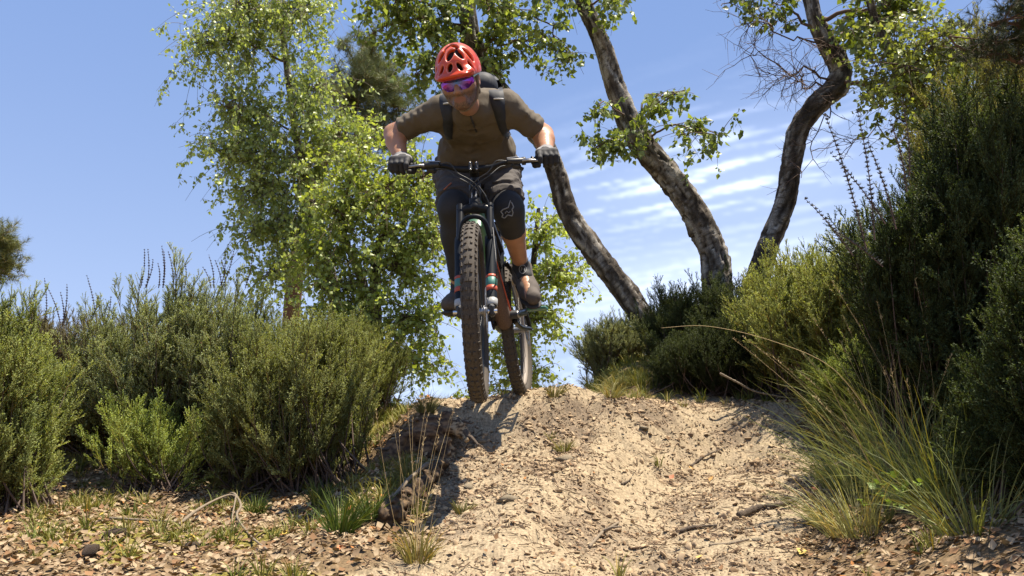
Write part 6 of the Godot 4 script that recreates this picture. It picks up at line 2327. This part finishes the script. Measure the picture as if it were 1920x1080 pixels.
	put("liner", g.mesh(), mat(Color(0.012, 0.009, 0.009), 0.95), hel)
	for s in [-1.0, 1.0]:
		g = Geo.new()
		g.tube(PackedVector3Array([Vector3(s * 0.082, 0.03, 0.02), Vector3(s * 0.08, -0.045, 0.012), Vector3(s * 0.062, -0.098, 0.02), Vector3(s * 0.02, -0.135, 0.035), Vector3(0, -0.14, 0.038)]), PackedFloat32Array([0.006]), 8, true, 0.3)
		g.tube(PackedVector3Array([Vector3(s * 0.084, 0.02, -0.06), Vector3(s * 0.08, -0.045, 0.012)]), PackedFloat32Array([0.006]), 8, true, 0.3)
		put("chin_strap", g.mesh(), mat(Color(0.16, 0.13, 0.10), 0.8), hel)
	# --- sunglasses
	var gl2 := group_part("sunglasses", who)
	gl2.transform = Transform3D(hb, head_c - o)
	g = Geo.new()
	var cols := 28
	for side in 2:
		for r in 7:
			for k in cols + 1:
				var x := lerpf(-1.0, 1.0, k / float(cols))
				var y := lerpf(-1.0, 1.0, r / 6.0)
				var nose := smoothstep(0.28, 0.0, absf(x)) * (1.0 - (y * 0.5 + 0.5)) * 0.006
				var hgt := 0.026 * (1.0 - 0.42 * x * x * x * x)
				var a := x * 1.02
				var rad := 0.0 if side == 0 else 0.0022
				var z := 0.020 + (0.086 - rad) * cos(a) - 0.010 * y * y
				g.col = Color(0.34, 0.03, 0.32).lerp(Color(0.02, 0.26, 0.85), clampf(0.75 - absf(x - 0.05) * 1.1 + y * 0.25, 0.0, 1.0)).lerp(Color(0.10, 0.06, 0.6), clampf(-y * 0.8, 0.0, 0.7))
				g.pt(Vector3(sin(a) * (0.086 - rad), -0.018 + y * hgt + nose, z))
		var b0 := side * 7 * (cols + 1)
		for r in 6:
			for k in cols:
				var q := b0 + r * (cols + 1) + k
				if side == 0: g.quad(q, q + 1, q + cols + 2, q + cols + 1)
				else: g.quad(q + cols + 1, q + cols + 2, q + 1, q)
	var lens_m := mat(Color(1, 1, 1), 0.12, 0.7, true)
	put("lens", g.mesh(), lens_m, gl2)
	for s in [-1.0, 1.0]:
		g = Geo.new()
		g.tube(PackedVector3Array([Vector3(s * 0.075, 0.0, 0.060), Vector3(s * 0.0835, 0.004, 0.03), Vector3(s * 0.086, 0.003, -0.01), Vector3(s * 0.084, -0.006, -0.05)]), PackedFloat32Array([0.0055, 0.005, 0.004, 0.003]), 8, true, 0.4)
		put("arm", g.mesh(), mat(Color(0.35, 0.6, 0.6), 0.35), gl2)
	# --- backpack: a thing he carries
	var bag := thing("backpack", "black backpack with wide shoulder straps on the rider's back", "backpack", at(895, 190, 4.3))
	var bo := bag.position
	var bm := mat(Color(0.018, 0.022, 0.03), 0.7)
	grainy(bm, tex_cloth, 34.0)
	bm.albedo_color = lin(0.016, 0.02, 0.03)
	var bs := Sdf.new()
	var back := Vector3(0, 0.06, -0.13)
	bs.cap(at(870, 165, 4.12) + back * 0.4, at(905, 163, 4.12) + back * 0.4, 0.075, 0.075, 0.04)
	bs.cap(at(865, 215, 4.25) + back, at(915, 212, 4.25) + back, 0.10, 0.10, 0.06)
	bs.cap(at(870, 270, 4.45) + back, at(915, 268, 4.45) + back, 0.10, 0.10, 0.06)
	g = Geo.new()
	bs.build(g, 0.011, Transform3D(Basis.IDENTITY, -bo))
	put("pack_body", g.mesh(), bm, bag)
	var web := mat(Color(0.45, 0.45, 0.44), 0.6)
	for q in [[[[905, 150], [918, 152], [927, 165], [933, 190], [938, 215], [944, 240], [953, 256]], [0.042, 0.048, 0.047, 0.042, 0.034, 0.028, 0.022], [[926, 187], [944, 187]]],
			[[[848, 168], [838, 176], [836, 195], [838, 215], [840, 240], [843, 262]], [0.036, 0.040, 0.038, 0.034, 0.03, 0.022], [[832, 196], [846, 195]]]]:
		g = Geo.new()
		var mids: Array = []
		for p in q[0]: mids.append(Vector3(p[0], p[1], 0))
		var cv := curve(mids, 4.0)
		var first := true
		var n := cv.size()
		for k in n:
			var f := k / float(n - 1)
			var wi: int = mini(int(f * (q[1].size() - 1)), q[1].size() - 2)
			var wd: float = lerpf(q[1][wi], q[1][wi + 1], f * (q[1].size() - 1) - wi)
			var tan2 := (cv[mini(k + 1, n - 1)] - cv[maxi(k - 1, 0)])
			var nx := Vector2(-tan2.y, tan2.x).normalized()
			for j in 7:
				var e := j / 3.0 - 1.0
				var px := wd * 0.76 * F / 3.9 * e
				var p := at(cv[k].x - nx.x * px, cv[k].y - nx.y * px, 3.35)
				var hp := sh.hit(p, (p - CAM).normalized(), 1.2)
				hp -= (hp - CAM).normalized() * (0.017 * sqrt(maxf(0.0, 1.0 - e * e * 0.98)) - 0.003)
				g.pt(hp - bo)
		for k in n - 1:
			for j in 6:
				g.quad(k * 7 + j, (k + 1) * 7 + j, (k + 1) * 7 + j + 1, k * 7 + j + 1)
		var strap := put("shoulder_strap", g.mesh(), bm, bag)
		var bu := Geo.new()
		var a := at(q[2][0][0], q[2][0][1], 3.35)
		var b := at(q[2][1][0], q[2][1][1], 3.35)
		a = sh.hit(a, (a - CAM).normalized(), 1.2) - fwd * 0.016
		b = sh.hit(b, (b - CAM).normalized(), 1.2) - fwd * 0.016
		bu.tube(PackedVector3Array([a - bo, a.lerp(b, 0.5) - fwd * 0.004 - bo, b - bo]), PackedFloat32Array([0.004]), 6)
		put("buckle", bu.mesh(), web, strap)
